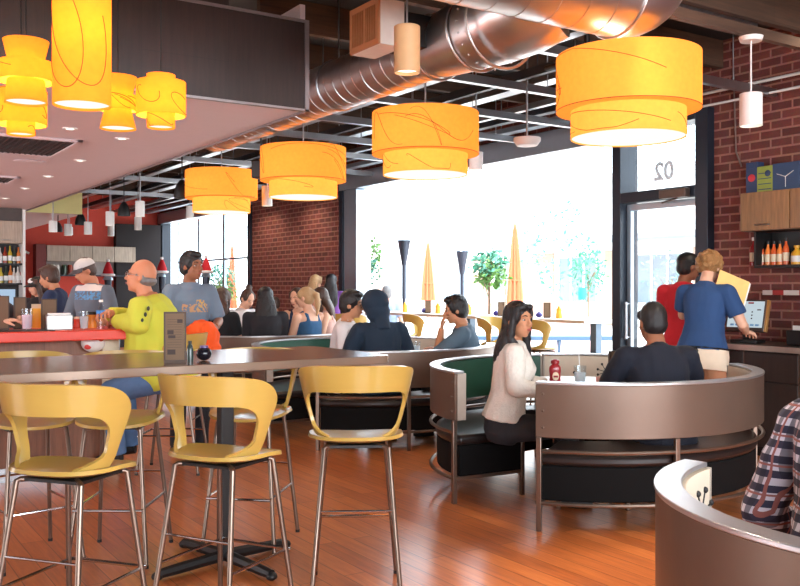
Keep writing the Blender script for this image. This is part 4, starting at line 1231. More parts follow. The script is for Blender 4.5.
    # hair --------------------------------------------------------------
    hm_ = hairm or HAIR_BLACK
    f = MB(); v2 = max(0.006, vox * 0.7)
    B = lambda x, y, z, rx, ry, rz: f.ball(HP(x, y, z), (rx * hk, ry * hk, rz * hk), 18, HM)
    if hair in ('short', 'crop'):
        g = 0.006 if hair == 'crop' else 0.014
        B(0, -0.026, 0.036, 0.076 + g, 0.088 + g, 0.092 + g); B(0, -0.045, -0.01, 0.071 + g, 0.066 + g, 0.07 + g)
        if hair == 'short': B(0, 0.045, 0.098, 0.056, 0.045, 0.026); B(0.02, 0.03, 0.105, 0.05, 0.05, 0.03)
        for s_ in (-1, 1): B(s_ * 0.063, 0.026, 0.052, 0.014, 0.03, 0.03)
    elif hair == 'bald':
        B(0, -0.046, -0.022, 0.076, 0.066, 0.042)
        for s_ in (-1, 1): B(s_ * 0.066, -0.012, 0.008, 0.011, 0.034, 0.020)
    elif hair in ('long', 'longback', 'wavy'):
        B(0, -0.022, 0.034, 0.090, 0.098, 0.100); B(0, -0.055, -0.02, 0.088, 0.066, 0.10)
        for s_ in (-1, 1): B(s_ * 0.068, 0.022, 0.04, 0.022, 0.042, 0.06); B(s_ * 0.03, 0.050, 0.090, 0.042, 0.032, 0.024)
        L = {'long': 0.40, 'longback': 0.46, 'wavy': 0.24}[hair] * k
        rr = []
        for q in range(9):
            w_ = q / 8
            c = HP(0, -0.06, -0.03) + u * (-L * w_) * 0.96 + fwd * (-0.045 * min(1, w_ * 2.2)) + Vector((0, 0, 0))
            a_ = ((0.094 if hair == 'longback' else 0.086) + 0.034 * math.sin(w_ * 2.6)) * k * (1 - 0.45 * max(0, w_ - 0.7) / 0.3); b2 = (0.058 - 0.02 * w_) * k
            rr.append([c + right * (a_ * math.cos(2 * PI * j / 16)) + fwd * (b2 * math.sin(2 * PI * j / 16)) for j in range(16)])
        f.rings(rr)
        for s_ in (-1, 1):
            pts = [HP(s_ * 0.072, 0.02, 0.03), HP(s_ * 0.082, 0.012, -0.05), HP(s_ * 0.082, 0.0, -0.12) , P(0.36, s_ * 0.085, 0.115), P(0.25, s_ * 0.080, 0.125)]
            if hair == 'long': f.path(pts, [0.02, 0.026, 0.03, 0.026, 0.010], n=10)
            elif hair == 'wavy': f.path(pts[:4], [0.02, 0.026, 0.03, 0.016], n=10)
    elif hair in ('bun', 'ponytail'):
        B(0, -0.024, 0.034, 0.082, 0.094, 0.096); B(0, -0.05, -0.01, 0.078, 0.062, 0.08)
        for s_ in (-1, 1): B(s_ * 0.064, 0.024, 0.04, 0.018, 0.036, 0.05)
        if hair == 'bun': B(0, -0.05, 0.145, 0.046, 0.044, 0.036)
        else:
            B(0, -0.105, 0.06, 0.032, 0.03, 0.03)
            f.path([HP(0, -0.10, 0.06), HP(0, -0.155, 0.03), HP(0, -0.16, -0.08), HP(0, -0.14, -0.22)], [0.026, 0.036, 0.036, 0.012], n=12)
    elif hair == 'curly':
        rng = random.Random(5)
        B(0, -0.02, 0.03, 0.088, 0.100, 0.10)
        for _ in range(150):
            th = rng.uniform(0, 2 * PI); cz = rng.uniform(-0.75, 1); sr = math.sqrt(1 - cz * cz)
            x, y, z = 0.092 * sr * math.cos(th), -0.022 + 0.10 * sr * math.sin(th), 0.03 + 0.10 * cz
            if y > 0.055 and z < 0.075: continue
            q = rng.uniform(0.014, 0.024); B(x, y, z, q, q, q)
    if hair not in ('none', 'hood', 'cap'):
        remeshed('hair', f, v2 if hair != 'curly' else 0.0055, hm_, t, 2 if hair != 'curly' else 1, 0.003 if hair in ('short', 'long', 'longback', 'wavy') else 0.0015, wscale=30)
    t_info = dict(t=t, HP=HP, HM=HM, hk=hk, P=P, u=u, right=right, fwd=fwd, arms=arms, k=k)
    return t_info

def cap_on(q, crown, brim, name='cap', front=None, back=False):
    f = MB(); HP, HM, hk = q['HP'], q['HM'], q['hk']
    rr = []
    for i in range(8):
        a = i / 7 * PI / 2 * 0.98
        rr.append([HP(0.090 * math.cos(a) * math.cos(b_), -0.014 + 0.108 * math.cos(a) * math.sin(b_), 0.045 + 0.088 * math.sin(a)) for b_ in [2 * PI * j / 24 for j in range(24)]])
    f.rings(rr)
    if front:
        f.mi = 2
        f.ball(HP(0, 0.066, 0.085), (0.058 * hk, 0.022 * hk, 0.038 * hk), 14, HM @ Matrix.Rotation(0.5, 3, 'X'))
    f.mi = 1; s_ = -1 if back else 1
    v = []; n = 12
    for i in range(n + 1):
        b_ = R(20 + 140 * i / n)
        for rr_, dz in ((1.0, 0.048), (1.75, 0.030 - 0.02 * abs(math.cos(b_)))):
            for th in (0, -0.005): v.append(HP(0.090 * math.cos(b_) * (1 + (rr_ - 1) * 0.35), s_ * (-0.0 + 0.094 * math.sin(b_) * rr_), dz + th))
    fc = []
    for i in range(n):
        a = i * 4
        fc += [(a, a + 2, a + 6, a + 4), (a + 1, a + 5, a + 7, a + 3), (a + 2, a + 3, a + 7, a + 6), (a, a + 4, a + 5, a + 1)]
    fc += [(0, 1, 3, 2), (n * 4, n * 4 + 2, n * 4 + 3, n * 4 + 1)]
    f.add(v, fc)
    o = f.build(name, [crown, brim, front or crown], q['t'], smooth=50)
    return o

def glasses_on(q, mt):
    f = MB(); HP = q['HP']
    for s_ in (-1, 1):
        f.path([HP(s_ * (0.033 + 0.021 * math.cos(a)), 0.094, 0.004 + 0.017 * math.sin(a)) for a in [2 * PI * j / 16 for j in range(16)]], 0.0022, n=6, closed=True)
        f.path([HP(s_ * 0.054, 0.092, 0.008), HP(s_ * 0.080, 0.05, 0.01), HP(s_ * 0.083, -0.012, 0.006)], 0.002, n=6)
    f.path([HP(-0.012, 0.095, 0.008), HP(0, 0.1, 0.011), HP(0.012, 0.095, 0.008)], 0.002, n=6)
    f.build('glasses', mt, q['t'])

def print_mat(name, base, prints):
    """knitted shirt with a printed block; prints: (x0,x1,z0,z1,colour) on the front, in the wearer's own frame"""
    m = bpy.data.materials.new(name); q = N(m)
    tc = q.n('ShaderNodeTexCoord'); sp = q.n('ShaderNodeSeparateXYZ'); q.l(tc.outputs['Object'], sp.inputs[0])
    nz = q.n('ShaderNodeTexNoise'); nz.inputs['Scale'].default_value = 12; q.l(tc.outputs['Object'], nz.inputs['Vector'])
    n2 = q.n('ShaderNodeTexNoise'); n2.inputs['Scale'].default_value = 45; q.l(tc.outputs['Object'], n2.inputs['Vector'])
    c = srgb(*base); col = q.mix(nz.outputs[0], tuple(x * 0.92 for x in c[:3]) + (1,), tuple(min(1, x * 1.08) for x in c[:3]) + (1,))
    def rng_(sock, a, b_):
        g = q.n('ShaderNodeMath', operation='GREATER_THAN'); q.l(sock, g.inputs[0]); g.inputs[1].default_value = a
        l = q.n('ShaderNodeMath', operation='LESS_THAN'); q.l(sock, l.inputs[0]); l.inputs[1].default_value = b_
        mm = q.n('ShaderNodeMath', operation='MULTIPLY'); q.l(g.outputs[0], mm.inputs[0]); q.l(l.outputs[0], mm.inputs[1]); return mm.outputs[0]
    for (x0, x1, z0, z1, pc, speck) in prints:
        a = rng_(sp.outputs[0], x0, x1); b_ = rng_(sp.outputs[2], z0, z1); y = rng_(sp.outputs[1], 0.03, 9)
        m1 = q.n('ShaderNodeMath', operation='MULTIPLY'); q.l(a, m1.inputs[0]); q.l(b_, m1.inputs[1])
        m2 = q.n('ShaderNodeMath', operation='MULTIPLY'); q.l(m1.outputs[0], m2.inputs[0]); q.l(y, m2.inputs[1])
        fac = m2.outputs[0]
        if speck:
            g = q.n('ShaderNodeMath', operation='GREATER_THAN'); q.l(n2.outputs[0], g.inputs[0]); g.inputs[1].default_value = 0.5
            m3 = q.n('ShaderNodeMath', operation='MULTIPLY'); q.l(g.outputs[0], m3.inputs[0]); q.l(fac, m3.inputs[1]); fac = m3.outputs[0]
        col = q.mix(fac, col, srgb(*pc))
    q.l(col, q.b.inputs['Base Color']); q.b.inputs['Roughness'].default_value = 0.85
    return m

def plaid_mat(name):
    m = bpy.data.materials.new(name); q = N(m)
    tc = q.n('ShaderNodeTexCoord'); sp = q.n('ShaderNodeSeparateXYZ'); q.l(tc.outputs['Object'], sp.inputs[0])
    def bands(sock, sc, lo, ph=0.0):
        a = q.n('ShaderNodeMath', operation='MULTIPLY_ADD'); q.l(sock, a.inputs[0]); a.inputs[1].default_value = sc; a.inputs[2].default_value = ph
        fr = q.n('ShaderNodeMath', operation='FRACT'); q.l(a.outputs[0], fr.inputs[0])
        g = q.n('ShaderNodeMath', operation='GREATER_THAN'); q.l(fr.outputs[0], g.inputs[0]); g.inputs[1].default_value = lo; return g.outputs[0]
    ad = q.n('ShaderNodeMath', operation='SUBTRACT'); q.l(sp.outputs[0], ad.inputs[0]); q.l(sp.outputs[1], ad.inputs[1])
    h, v = sp.outputs[2], ad.outputs[0]
    col = q.mix(bands(h, 20, 0.5), srgb(196, 190, 204), srgb(46, 44, 66))
    col = q.mix(bands(v, 17, 0.5), col, srgb(34, 32, 48), 'MULTIPLY') if False else q.mix(bands(v, 20, 0.52), col, q.mix(0.72, col, srgb(30, 28, 46)))
    col = q.mix(bands(h, 10, 0.93, 0.3), col, srgb(140, 84, 80)); col = q.mix(bands(v, 10, 0.93, 0.35), col, srgb(140, 84, 80))
    q.l(col, q.b.inputs['Base Color']); q.b.inputs['Roughness'].default_value = 0.85
    return m

# ---- the long-haired woman at the first booth
x, y = ray(504, 6.1)
q = figure('person with long black hair in a cream lace sweater seated on the green bench', (x, y), 126, H=1.80, hip=0.545, lean=8, hy=46, hp=2, female=True, skin=SK_TAN,
           shirt=mat('cream_lace_knit', (226, 218, 208), 0.85, var=0.12, scale=50, bump=0.5, bscale=90), sleeve=1.92, hem=0.02, pants=DARKPANTS, hair='long', hairm=HAIR_BLACK,
           armR=((0.23, 0.06, 0.80), (0.15, 0.30, 0.775)), armL=((-0.22, 0.10, 0.78), (-0.12, 0.32, 0.785)), handR=dict(dir=(-0.35, 1, 0.12), palm=(0, 0.1, -1), curl=18), handL=dict(dir=(0.4, 1, 0), palm=(0, 0, -1), curl=14), legs='sit', vox=0.009, loose=1.3, wr=0.005)
# ---- the man in navy with his back to the viewer
q = figure('person with short dark hair in a navy sweatshirt seated with back turned', ray(664, 5.86), 28, H=1.90, hip=0.50, lean=15, hy=-6, hp=8, skin=SK_BROWN, bulk=1.0,
           shirt=cloth('navy_jersey', (14, 19, 36)), sleeve=1.95, pants=DARKPANTS, hair='crop', hairm=HAIR_BLACK,
           armR=((0.29, 0.20, 0.82), (0.17, 0.46, 0.81)), armL=((-0.30, 0.20, 0.82), (-0.14, 0.46, 0.81)), handR=dict(dir=(-0.6, 1, 0), palm=(0, 0, -1)), handL=dict(dir=(0.6, 1, 0), palm=(0, 0, -1)), legs='sit', vox=0.010, loose=1.4, wr=0.006)
# ---- server in the blue T-shirt at the till
x, y = ray(702, 7.3)
q = figure('person with curly light hair in a blue T-shirt and pale apron at the till', (x, y), 78, H=1.80, lean=9, hy=-6, hp=20, female=True, skin=SK_LIGHT, bulk=1.12,
           shirt=cloth('blue_cotton', (40, 72, 118)), sleeve=0.62, pants=mat('tan_trousers', (186, 128, 92), 0.8, var=0.08), hair='curly', hairm=HAIR_CURL,
           armR=((0.29, 0.10, 1.16), (0.22, 0.33, 1.09)), armL=((-0.25, 0.16, 1.22), (-0.10, 0.38, 1.36)), handR=dict(dir=(-0.1, 1, -0.1), palm=(0, 0, -1), curl=28), handL=dict(dir=(0.3, 0.6, 0.6), palm=(0.3, 0.5, 0.5), curl=30), vox=0.009, hem=0.0)
f = MB(); P = q['P']
rr = [[P(tt, w_ * math.cos(a), d_ * math.sin(a)) for a in [2 * PI * j / 28 for j in range(28)]] for (tt, w_, d_) in ((-0.15, 0.222, 0.170), (-0.04, 0.222, 0.168), (0.02, 0.212, 0.157), (0.02, 0.20, 0.148), (-0.15, 0.212, 0.160))]
f.rings(rr, caps=False, closed=True)
f.build('apron', mat('apron_cream', (226, 206, 182), 0.8), q['t'])
f = MB()
for s_ in (-1, 1): f.path([P(0.02, 0.02, -0.166), P(-0.015, 0.02 + s_ * 0.03, -0.174), P(-0.055, 0.02 + s_ * 0.024, -0.178), P(-0.005, 0.02, -0.171)], 0.005, n=6); f.path([P(0.015, 0.02, -0.168), P(-0.095, 0.02 + s_ * 0.02, -0.18)], 0.004, n=6)
f.path([P(0.015, 0.215 * math.cos(a), 0.160 * math.sin(a)) for a in [2 * PI * j / 28 for j in range(28)]], 0.008, n=6, closed=True)
f.build('apron_string', M['black'], q['t'])
# ---- colleague in red with a black cap
x, y = ray(684, 7.9)
q = figure('person in a red shirt and black cap standing by the entrance door', (x, y), 70, H=1.80, hy=38, hp=8, female=True, skin=SK_BROWN, shirt=cloth('red_cotton', (196, 32, 46)), sleeve=0.6, pants=DARKPANTS, hair='crop', hairm=HAIR_BLACK,
           armR=((0.22, 0.05, 1.06), (0.14, 0.26, 1.12)), armL=((-0.22, 0.1, 1.1), (-0.1, 0.3, 1.18)), vox=0.012)
cap_on(q, M['black'], M['black'])
# ---- plaid shirt, cut by the right edge
x, y = ray(857, 2.72)
q = figure('person in a dark plaid shirt leaning on the nearest bench at the right edge', (x, y), 100, H=1.84, hip=0.55, lean=10, side=-4, hy=20, skin=SK_LIGHT, shirt=plaid_mat('plaid_flannel'), sleeve=1.95, hair='short', hairm=HAIR_BROWN, bulk=1.15,
           armL=((-0.36, -0.02, 0.70), (-0.38, 0.22, 0.56)), armR=((0.28, 0.10, 0.78), (0.12, 0.34, 0.80)), legs='sit', vox=0.009, loose=1.6, wr=0.007)
# ---- the man in the yellow shirt at the end of the bar
yel = mat('yellow_shirt', (204, 206, 70), 0.85, var=0.06, scale=8, bump=0.12, bscale=120)
q = figure('balding person in a bright yellow long-sleeved shirt leaning on the red bar', (2.40, 7.0), 302, H=2.0, hip=0.80, lean=20, hy=4, hp=-8, skin=SK_RED, bulk=1.36, belly=0.9, shirt=yel, sleeve=1.85, pants=DENIM, hair='bald', hairm=HAIR_GREY,
           armL=((-0.33, 0.15, 1.175), (-0.05, 0.43, 1.19)), armR=((0.30, 0.34, 1.19), (-0.02, 0.50, 1.25)), handL=dict(dir=(1, 0.15, 0.05), palm=(0, -0.3, -1), curl=30), handR=dict(dir=(-1, -0.1, 0.05), palm=(0, -0.2, -1), curl=34), legs='bar', vox=0.010, loose=1.5, wr=0.006)
glasses_on(q, M['steel'])
f = MB(); e, w = q['arms']['L'][1], q['arms']['L'][2]
for i in range(6):
    c = e.lerp(w, 0.08 + 0.13 * i); f.ball(c + Vector((0, -0.045, -0.032)), (0.014, 0.012, 0.012), n=8); 
    if i < 3: f.ball(e + Vector((-0.05 + 0.01 * i, -0.03 - 0.02 * i, 0.03 + 0.045 * i)), (0.018, 0.012, 0.018), n=8)
f.build('sleeve_print', mat('dark_print', (52, 60, 50), 0.8), q['t'])
st = bpy.data.objects['bar_stool']
dup(st, (2.43, 6.98, 0), to_heading(304), 'yellow stool under the person in the yellow shirt', SG)
# ---- grey printed T-shirt, standing
gt = print_mat('grey_print_tee', (112, 128, 146), [(-0.13, 0.11, 1.24, 1.31, (196, 150, 110), True), (-0.11, -0.01, 1.26, 1.35, (206, 164, 96), True)])
x, y = ray(190, 7.9)
q = figure('person with short black hair in a grey printed T-shirt looking right', (x, y), 180, H=1.80, hy=-20, hp=0, skin=SK_BROWN, bulk=0.78, shirt=gt, sleeve=0.8, hair='short', hairm=HAIR_BLACK, pants=DARKPANTS,
           armR=((0.25, 0.04, 1.16), (0.12, 0.26, 1.10)), armL=((-0.25, 0.04, 1.16), (-0.13, 0.28, 1.12)), handR=dict(dir=(-0.7, 0.7, 0), palm=(-0.6, -0.2, -0.6), curl=35), handL=dict(dir=(0.7, 0.7, 0), palm=(0.6, -0.2, -0.6), curl=35), vox=0.010)
# ---- behind the bar
ct = print_mat('grey_stripe_tee', (104, 112, 124), [(-0.16, 0.16, 1.42, 1.49, (226, 214, 206), False), (-0.16, 0.16, 1.33, 1.42, (96, 150, 196), True)])
x, y = ray(92, 9.3)
q = figure('person in a pale cap and grey T-shirt with a white stripe, beyond the bar', (x, y), 232, H=1.80, hy=36, hp=22, skin=SK_RED, bulk=0.85, shirt=ct, sleeve=0.75, hair='crop', hairm=HAIR_BROWN, pants=DENIM, armR=((0.28, 0.02, 1.10), (0.18, 0.24, 1.06)), armL=((-0.28, 0.03, 1.12), (-0.15, 0.26, 1.08)), vox=0.012)
cap_on(q, mat('cap_pale', (206, 200, 198), 0.7), mat('cap_brim', (74, 66, 68), 0.7))
x, y = ray(64, 10.0)
q = figure('person with dark hair in a navy shirt bending beside the one in the pale cap', (x, y), 300, H=1.74, lean=12, side=0, hy=0, hp=14, skin=SK_TAN, shirt=cloth('navy_shirt', (34, 48, 82)), sleeve=1.6, hair='short', hairm=HAIR_BROWN, armR=((0.26, 0.2, 1.08), (0.18, 0.38, 1.12)), armL=((-0.26, 0.2, 1.08), (-0.16, 0.4, 1.14)), vox=0.012)
x, y = ray(40, 10.6)
q = figure('person in a black shirt and black-and-white cap behind the bar', (x, y), 222, H=1.62, hy=30, hp=10, female=True, skin=SK_LIGHT, shirt=cloth('black_cotton', (34, 32, 36)), sleeve=0.6, hair='wavy', hairm=HAIR_BROWN, armR=((0.24, 0.1, 1.02), (0.12, 0.32, 1.12)), armL=((-0.24, 0.1, 1.02), (-0.1, 0.32, 1.12)), vox=0.012)
cap_on(q, M['black'], M['black'], front=mat('cap_front_white', (226, 224, 222), 0.7))
x, y = 1.0, 8.05
q = figure('person at the left edge of the photo with pale hair, hands on the bar', (x, y), 150, H=1.76, lean=18, hy=0, hp=14, skin=SK_LIGHT, shirt=cloth('black_jacket', (38, 38, 46)), sleeve=1.35, hair='short', hairm=HAIR_GREY, armL=((-0.25, 0.42, 1.19), (-0.04, 0.66, 1.20)), armR=((0.27, 0.38, 1.19), (0.08, 0.62, 1.20)), handL=dict(dir=(0.3, 0.9, 0.1), palm=(0.6, 0, -0.6), curl=30), vox=0.011)
# ---- second booth
x, y = ray(383, 8.45)
q = figure('person in a dark hooded top seated with back turned, in the second booth', (x, y), 10, H=1.92, hip=0.55, lean=12, hy=-30, hp=8, skin=SK_BROWN, shirt=cloth('dark_teal_hoodie', (24, 42, 62)), sleeve=1.95, hair='hood', armR=((0.32, 0.12, 0.80), (0.16, 0.36, 0.80)), armL=((-0.32, 0.12, 0.80), (-0.14, 0.36, 0.80)), legs='sit', vox=0.010, loose=1.5, wr=0.006, bulk=0.95)
f = MB(); HP, hk, HM = q['HP'], q['hk'], q['HM']
f.ball(HP(0, -0.022, 0.03), (0.118 * hk, 0.124 * hk, 0.118 * hk), 18, HM); f.ball(HP(0, -0.04, -0.06), (0.115 * hk, 0.10 * hk, 0.09 * hk), 18, HM); f.path([HP(0, -0.05, -0.06), q['P'](0.44, 0, -0.05)], [0.085, 0.10], n=16)
remeshed('hood', f, 0.011, _mats['dark_teal_hoodie'], q['t'], 3, 0.003)
x, y = ray(338, 8.75)
q = figure('person with glasses and black hair in a white shirt, beside the hooded one', (x, y), 128, H=1.90, hip=0.56, lean=10, hy=10, hp=6, skin=SK_TAN, shirt=cloth('white_shirt', (226, 222, 222)), sleeve=1.95, hair='short', hairm=HAIR_BLACK, armR=((0.26, 0.10, 0.80), (0.14, 0.34, 0.80)), armL=((-0.24, 0.12, 0.80), (-0.1, 0.36, 0.80)), legs='sit', vox=0.010)
glasses_on(q, M['black'])
x, y = ray(475, 8.9)
q = figure('person in a blue-grey T-shirt with a hand at the mouth, seated facing left', (x, y), 308, H=1.94, hip=0.50, lean=14, hy=-8, hp=10, skin=SK_TAN, shirt=cloth('bluegrey_tee', (88, 110, 128)), sleeve=0.85, hair='short', hairm=HAIR_BLACK, armL=((-0.22, 0.36, 0.80), (-0.07, 0.33, 1.04)), armR=((0.24, 0.30, 0.80), (0.02, 0.40, 0.84)), handL=dict(dir=(0.25, -0.15, 1), palm=(0.3, -1, 0), curl=35), legs='sit', vox=0.010, bulk=1.05)
# ---- third booth: the group of young women
GR = {}
for (px, d, hd, lab, kw) in (
    (238, 12.6, 165, 'person with a dark hair bun in a white top looking down', dict(hair='bun', hairm=HAIR_BROWN, hp=30, lean=12, shirt=cloth('white_top', (220, 216, 216)), sleeve=0.6, skin=SK_LIGHT)),
    (266, 10.85, 20, 'person with very long black hair seen from behind at the far booth', dict(hair='longback', hairm=HAIR_BLACK, hp=8, lean=6, shirt=cloth('black_top', (36, 34, 40)), sleeve=1.2, skin=SK_TAN, bulk=1.2)),
    (301, 12.3, 225, 'person in a sleeveless navy top with pulled-back hair facing left', dict(hair='ponytail', hairm=HAIR_BROWN, hp=16, hy=14, lean=8, shirt=cloth('navy_top', (36, 46, 76)), sleeve=0.0, skin=SK_LIGHT)),
    (311, 11.1, 344, 'person with a blonde ponytail in a blue tank top seen from behind', dict(hair='ponytail', hairm=HAIR_BLONDE, hp=4, hy=-26, lean=6, shirt=cloth('blue_tank', (44, 88, 128)), sleeve=0.0, skin=SK_LIGHT, bulk=1.05)),
    (332, 11.5, 300, 'person with loose brown hair in a pink top beside the blonde ponytail', dict(hair='wavy', hairm=HAIR_BROWN, hp=12, lean=10, shirt=cloth('pale_pink_top', (226, 184, 172)), sleeve=0.0, skin=SK_LIGHT)),
    (217, 10.9, 45, 'person with brown hair in a black top, left of the hair bun', dict(hair='wavy', hairm=HAIR_BROWN, hp=20, lean=8, shirt=cloth('black_tee', (26, 26, 30)), sleeve=0.6, skin=SK_LIGHT))):
    x, y = ray(px, d)
    figure(lab, (x, y), hd, H=1.95, hip=0.58, female=True, armR=((0.22, 0.14, 0.78), (0.12, 0.34, 0.80)), armL=((-0.22, 0.14, 0.78), (-0.12, 0.34, 0.80)), legs='sit', vox=0.012, **kw)
# ---- farther back, by the window
x, y = ray(331, 14.2)
figure('person with long black hair in a purple jacket near the window pier', (x, y), 40, H=1.74, hip=0.88, female=True, skin=SK_TAN, shirt=cloth('purple_jacket', (104, 56, 128)), sleeve=1.9, hair='longback', hairm=HAIR_BLACK, legs='bar', vox=0.013, armR=((0.26, 0.14, 1.12), (0.16, 0.36, 1.14)), armL=((-0.26, 0.14, 1.12), (-0.14, 0.36, 1.14)))
x, y = ray(314, 14.3)
figure('person with long blonde hair beside the one in the purple jacket', (x, y), 70, H=1.76, hip=0.86, female=True, skin=SK_LIGHT, shirt=cloth('cream_top', (222, 206, 196)), sleeve=1.5, hair='longback', hairm=HAIR_BLONDE, legs='bar', vox=0.013, hp=10)
x, y = ray(275, 15.5)
figure('person with brown hair seated low before the far brick pier', (x, y), 10, H=1.66, hip=0.53, skin=SK_TAN, shirt=cloth('brown_top', (110, 82, 70)), hair='short', hairm=HAIR_BROWN, legs='sit', vox=0.014)
x, y = ray(387, 15.5)
figure('person with grey hair outside the window behind the hooded one', (x, y), 40, H=1.80, hip=0.66, skin=SK_LIGHT, shirt=cloth('lightblue_top', (160, 180, 214)), hair='short', hairm=HAIR_GREY, legs='sit', vox=0.013)
x, y = ray(220, 13.5)
figure('person with auburn hair seated before the far window', (x, y), 120, H=1.66, hip=0.62, female=True, skin=SK_RED, shirt=cloth('grey_top', (150, 146, 150)), hair='wavy', hairm=mat('hair_auburn', (110, 62, 44), 0.5, var=0.3), legs='sit', vox=0.013, hp=24)
# ================================================================== THE PATIO AND THE STREET OUTSIDE
paving = mat('pale_paving', (226, 222, 216), 0.8, var=0.05, scale=2)
b = MB(); b.span(WX + 0.02, 60, -20, 70, -0.16, -0.01)
struct('ground', b, paving)
render_w = mat('white_render', (236, 234, 230), 0.8, var=0.03); greyw = mat('grey_render', (196, 198, 202), 0.8, var=0.04)
wing = mat('street_window', (104, 118, 130), 0.3, var=0.2, scale=1.5); brickp = mat('peach_brick', (172, 138, 122), 0.85, var=0.12, scale=20)
canopy = mat('grey_canopy', (100, 110, 120), 0.6)
t = thing('street_building', 'long white building with rows of windows across the patio', 'building', (26, 20, 0))
f = MB(); f.span(0, 8, -34, 40, 0, 5.6); f.build('wall', render_w, t)
f = MB(); f.span(-0.3, 8, -34, 40, 5.6, 5.85); f.build('parapet', greyw, t)
for k in range(11):
    y0 = -24 + k * 4.2
    f = MB(); f.span(-0.04, 0.02, y0, y0 + 2.2, 0.9, 2.7); w_ = f.build('window', wing, t)
    f = MB()
    for yy in (y0, y0 + 0.72, y0 + 1.46, y0 + 2.2): f.span(-0.08, -0.04, yy - 0.04, yy + 0.04, 0.9, 2.7)
    f.span(-0.08, -0.04, y0, y0 + 2.2, 2.68, 2.76); f.build('window_frame', render_w, w_)
    f = MB(); f.span(-0.06, 0.02, y0 + 2.5, y0 + 3.8, 0, 2.9); f.build('brick_panel', brickp, t)
f = MB(); f.add([(-1.8, -30, 3.2), (0, -30, 3.5), (0, 10, 3.5), (-1.8, 10, 3.2), (-1.8, -30, 3.1), (0, -30, 3.4), (0, 10, 3.4), (-1.8, 10, 3.1)], [(0, 1, 2, 3), (7, 6, 5, 4), (0, 4, 5, 1), (1, 5, 6, 2), (2, 6, 7, 3), (3, 7, 4, 0)]); f.build('canopy', canopy, t)
for k, z in enumerate((4.9, 4.45, 4.1, 3.85)):
    f = MB()
    for j_ in range(12): f.span(-0.03, 0.02, -7.2 + j_ * 0.42, -6.95 + j_ * 0.42, z, z + 0.14)
    f.build('vent_slot', wing, t)
# pergola frame seen through the door
t = thing('pergola', 'white slatted pergola seen above the entrance door handle outside', 'pergola', (13.5, 7.0, 0))
f = MB()
for yy in (-2.2, 2.2): f.span(-0.08, 0.08, yy - 0.08, yy + 0.08, 0, 3.6)
f.build('post', render_w, t)
f = MB()
for k in range(8): f.span(-0.06, 0.06, -2.6, 2.6, 3.0 + k * 0.16, 3.05 + k * 0.16)
f.build('slats', greyw, t)
# drink rail along the opening with yellow stools
t = thing('window_bar', 'white bar-height drink rail standing in the open window', 'counter', (8.05, 10.0, 0))
f = MB(); f.span(-0.3, 0.3, -2.2, 2.9, 1.02, 1.06); f.build('countertop', mat('rail_top', (222, 206, 190), 0.4, var=0.04), t, bevel=0.004)
for yy in (-2.1, 0.4, 2.8):
    f = MB(); f.span(-0.05, 0.05, yy - 0.05, yy + 0.05, 0, 1.02); f.build('post', mat('rail_post', (90, 106, 122), 0.4, 0.3), t)
OG = 'yellow stools at the drink rail'
for k, (px, d, hd, lab) in enumerate(((497, 11.2, 150, 'yellow stool at the drink rail just behind the long-haired woman\'s head'), (420, 12.7, 118, 'yellow stool at the drink rail behind the hand-at-mouth person'), (536, 10.6, 96, 'yellow stool at the drink rail just right of the long-haired woman\'s face'), (350, 12.6, 60, 'yellow stool near the person in the purple jacket'))):
    x, y = ray(px, d); dup(st, (x, y, 0), to_heading(hd), lab, OG)
# closed umbrellas
orange_c = cloth('orange_canvas', (216, 112, 74)); wood_p = mat('umbrella_pole', (150, 120, 96), 0.5)
def umbrella(px, d, ztop, zbot, label):
    x, y = ray(px, d)
    t = thing('closed_umbrella', label, 'umbrella', (x, y, 0), 0, 'closed orange patio umbrellas')
    f = MB(); f.tube((0, 0, 0), (0, 0, ztop + 0.05), 0.022); f.build('pole', wood_p, t)
    f = MB(); rr = []; n = 48; H_ = ztop - zbot
    for i in range(14):
        w_ = i / 13; r0 = 0.02 + 0.10 * w_ ** 0.8
        rr.append([(r0 * (1 + 0.34 * math.cos(8 * a)) * math.cos(a), r0 * (1 + 0.34 * math.cos(8 * a)) * math.sin(a), ztop - H_ * w_) for a in [2 * PI * j / n for j in range(n)]])
    f.rings(rr); f.path([(0.10 * math.cos(2 * PI * j / 20), 0.10 * math.sin(2 * PI * j / 20), zbot + H_ * .3) for j in range(20)], 0.012, n=6, closed=True)
    f.build('canopy', orange_c, t, smooth=60)
    f = MB(); f.lathe([(0, 0), (0.28, 0), (0.28, 0.05), (0.05, 0.09), (0, 0.09)], 24); f.build('base', M['iron'], t)
umbrella(428, 19.5, 2.42, 1.18, 'closed orange patio umbrella left of the potted tree')
umbrella(515, 16.6, 2.62, 1.15, 'closed orange patio umbrella right of the potted tree')
umbrella(232, 24.5, 2.6, 0.9, 'closed orange patio umbrella beyond the far window')
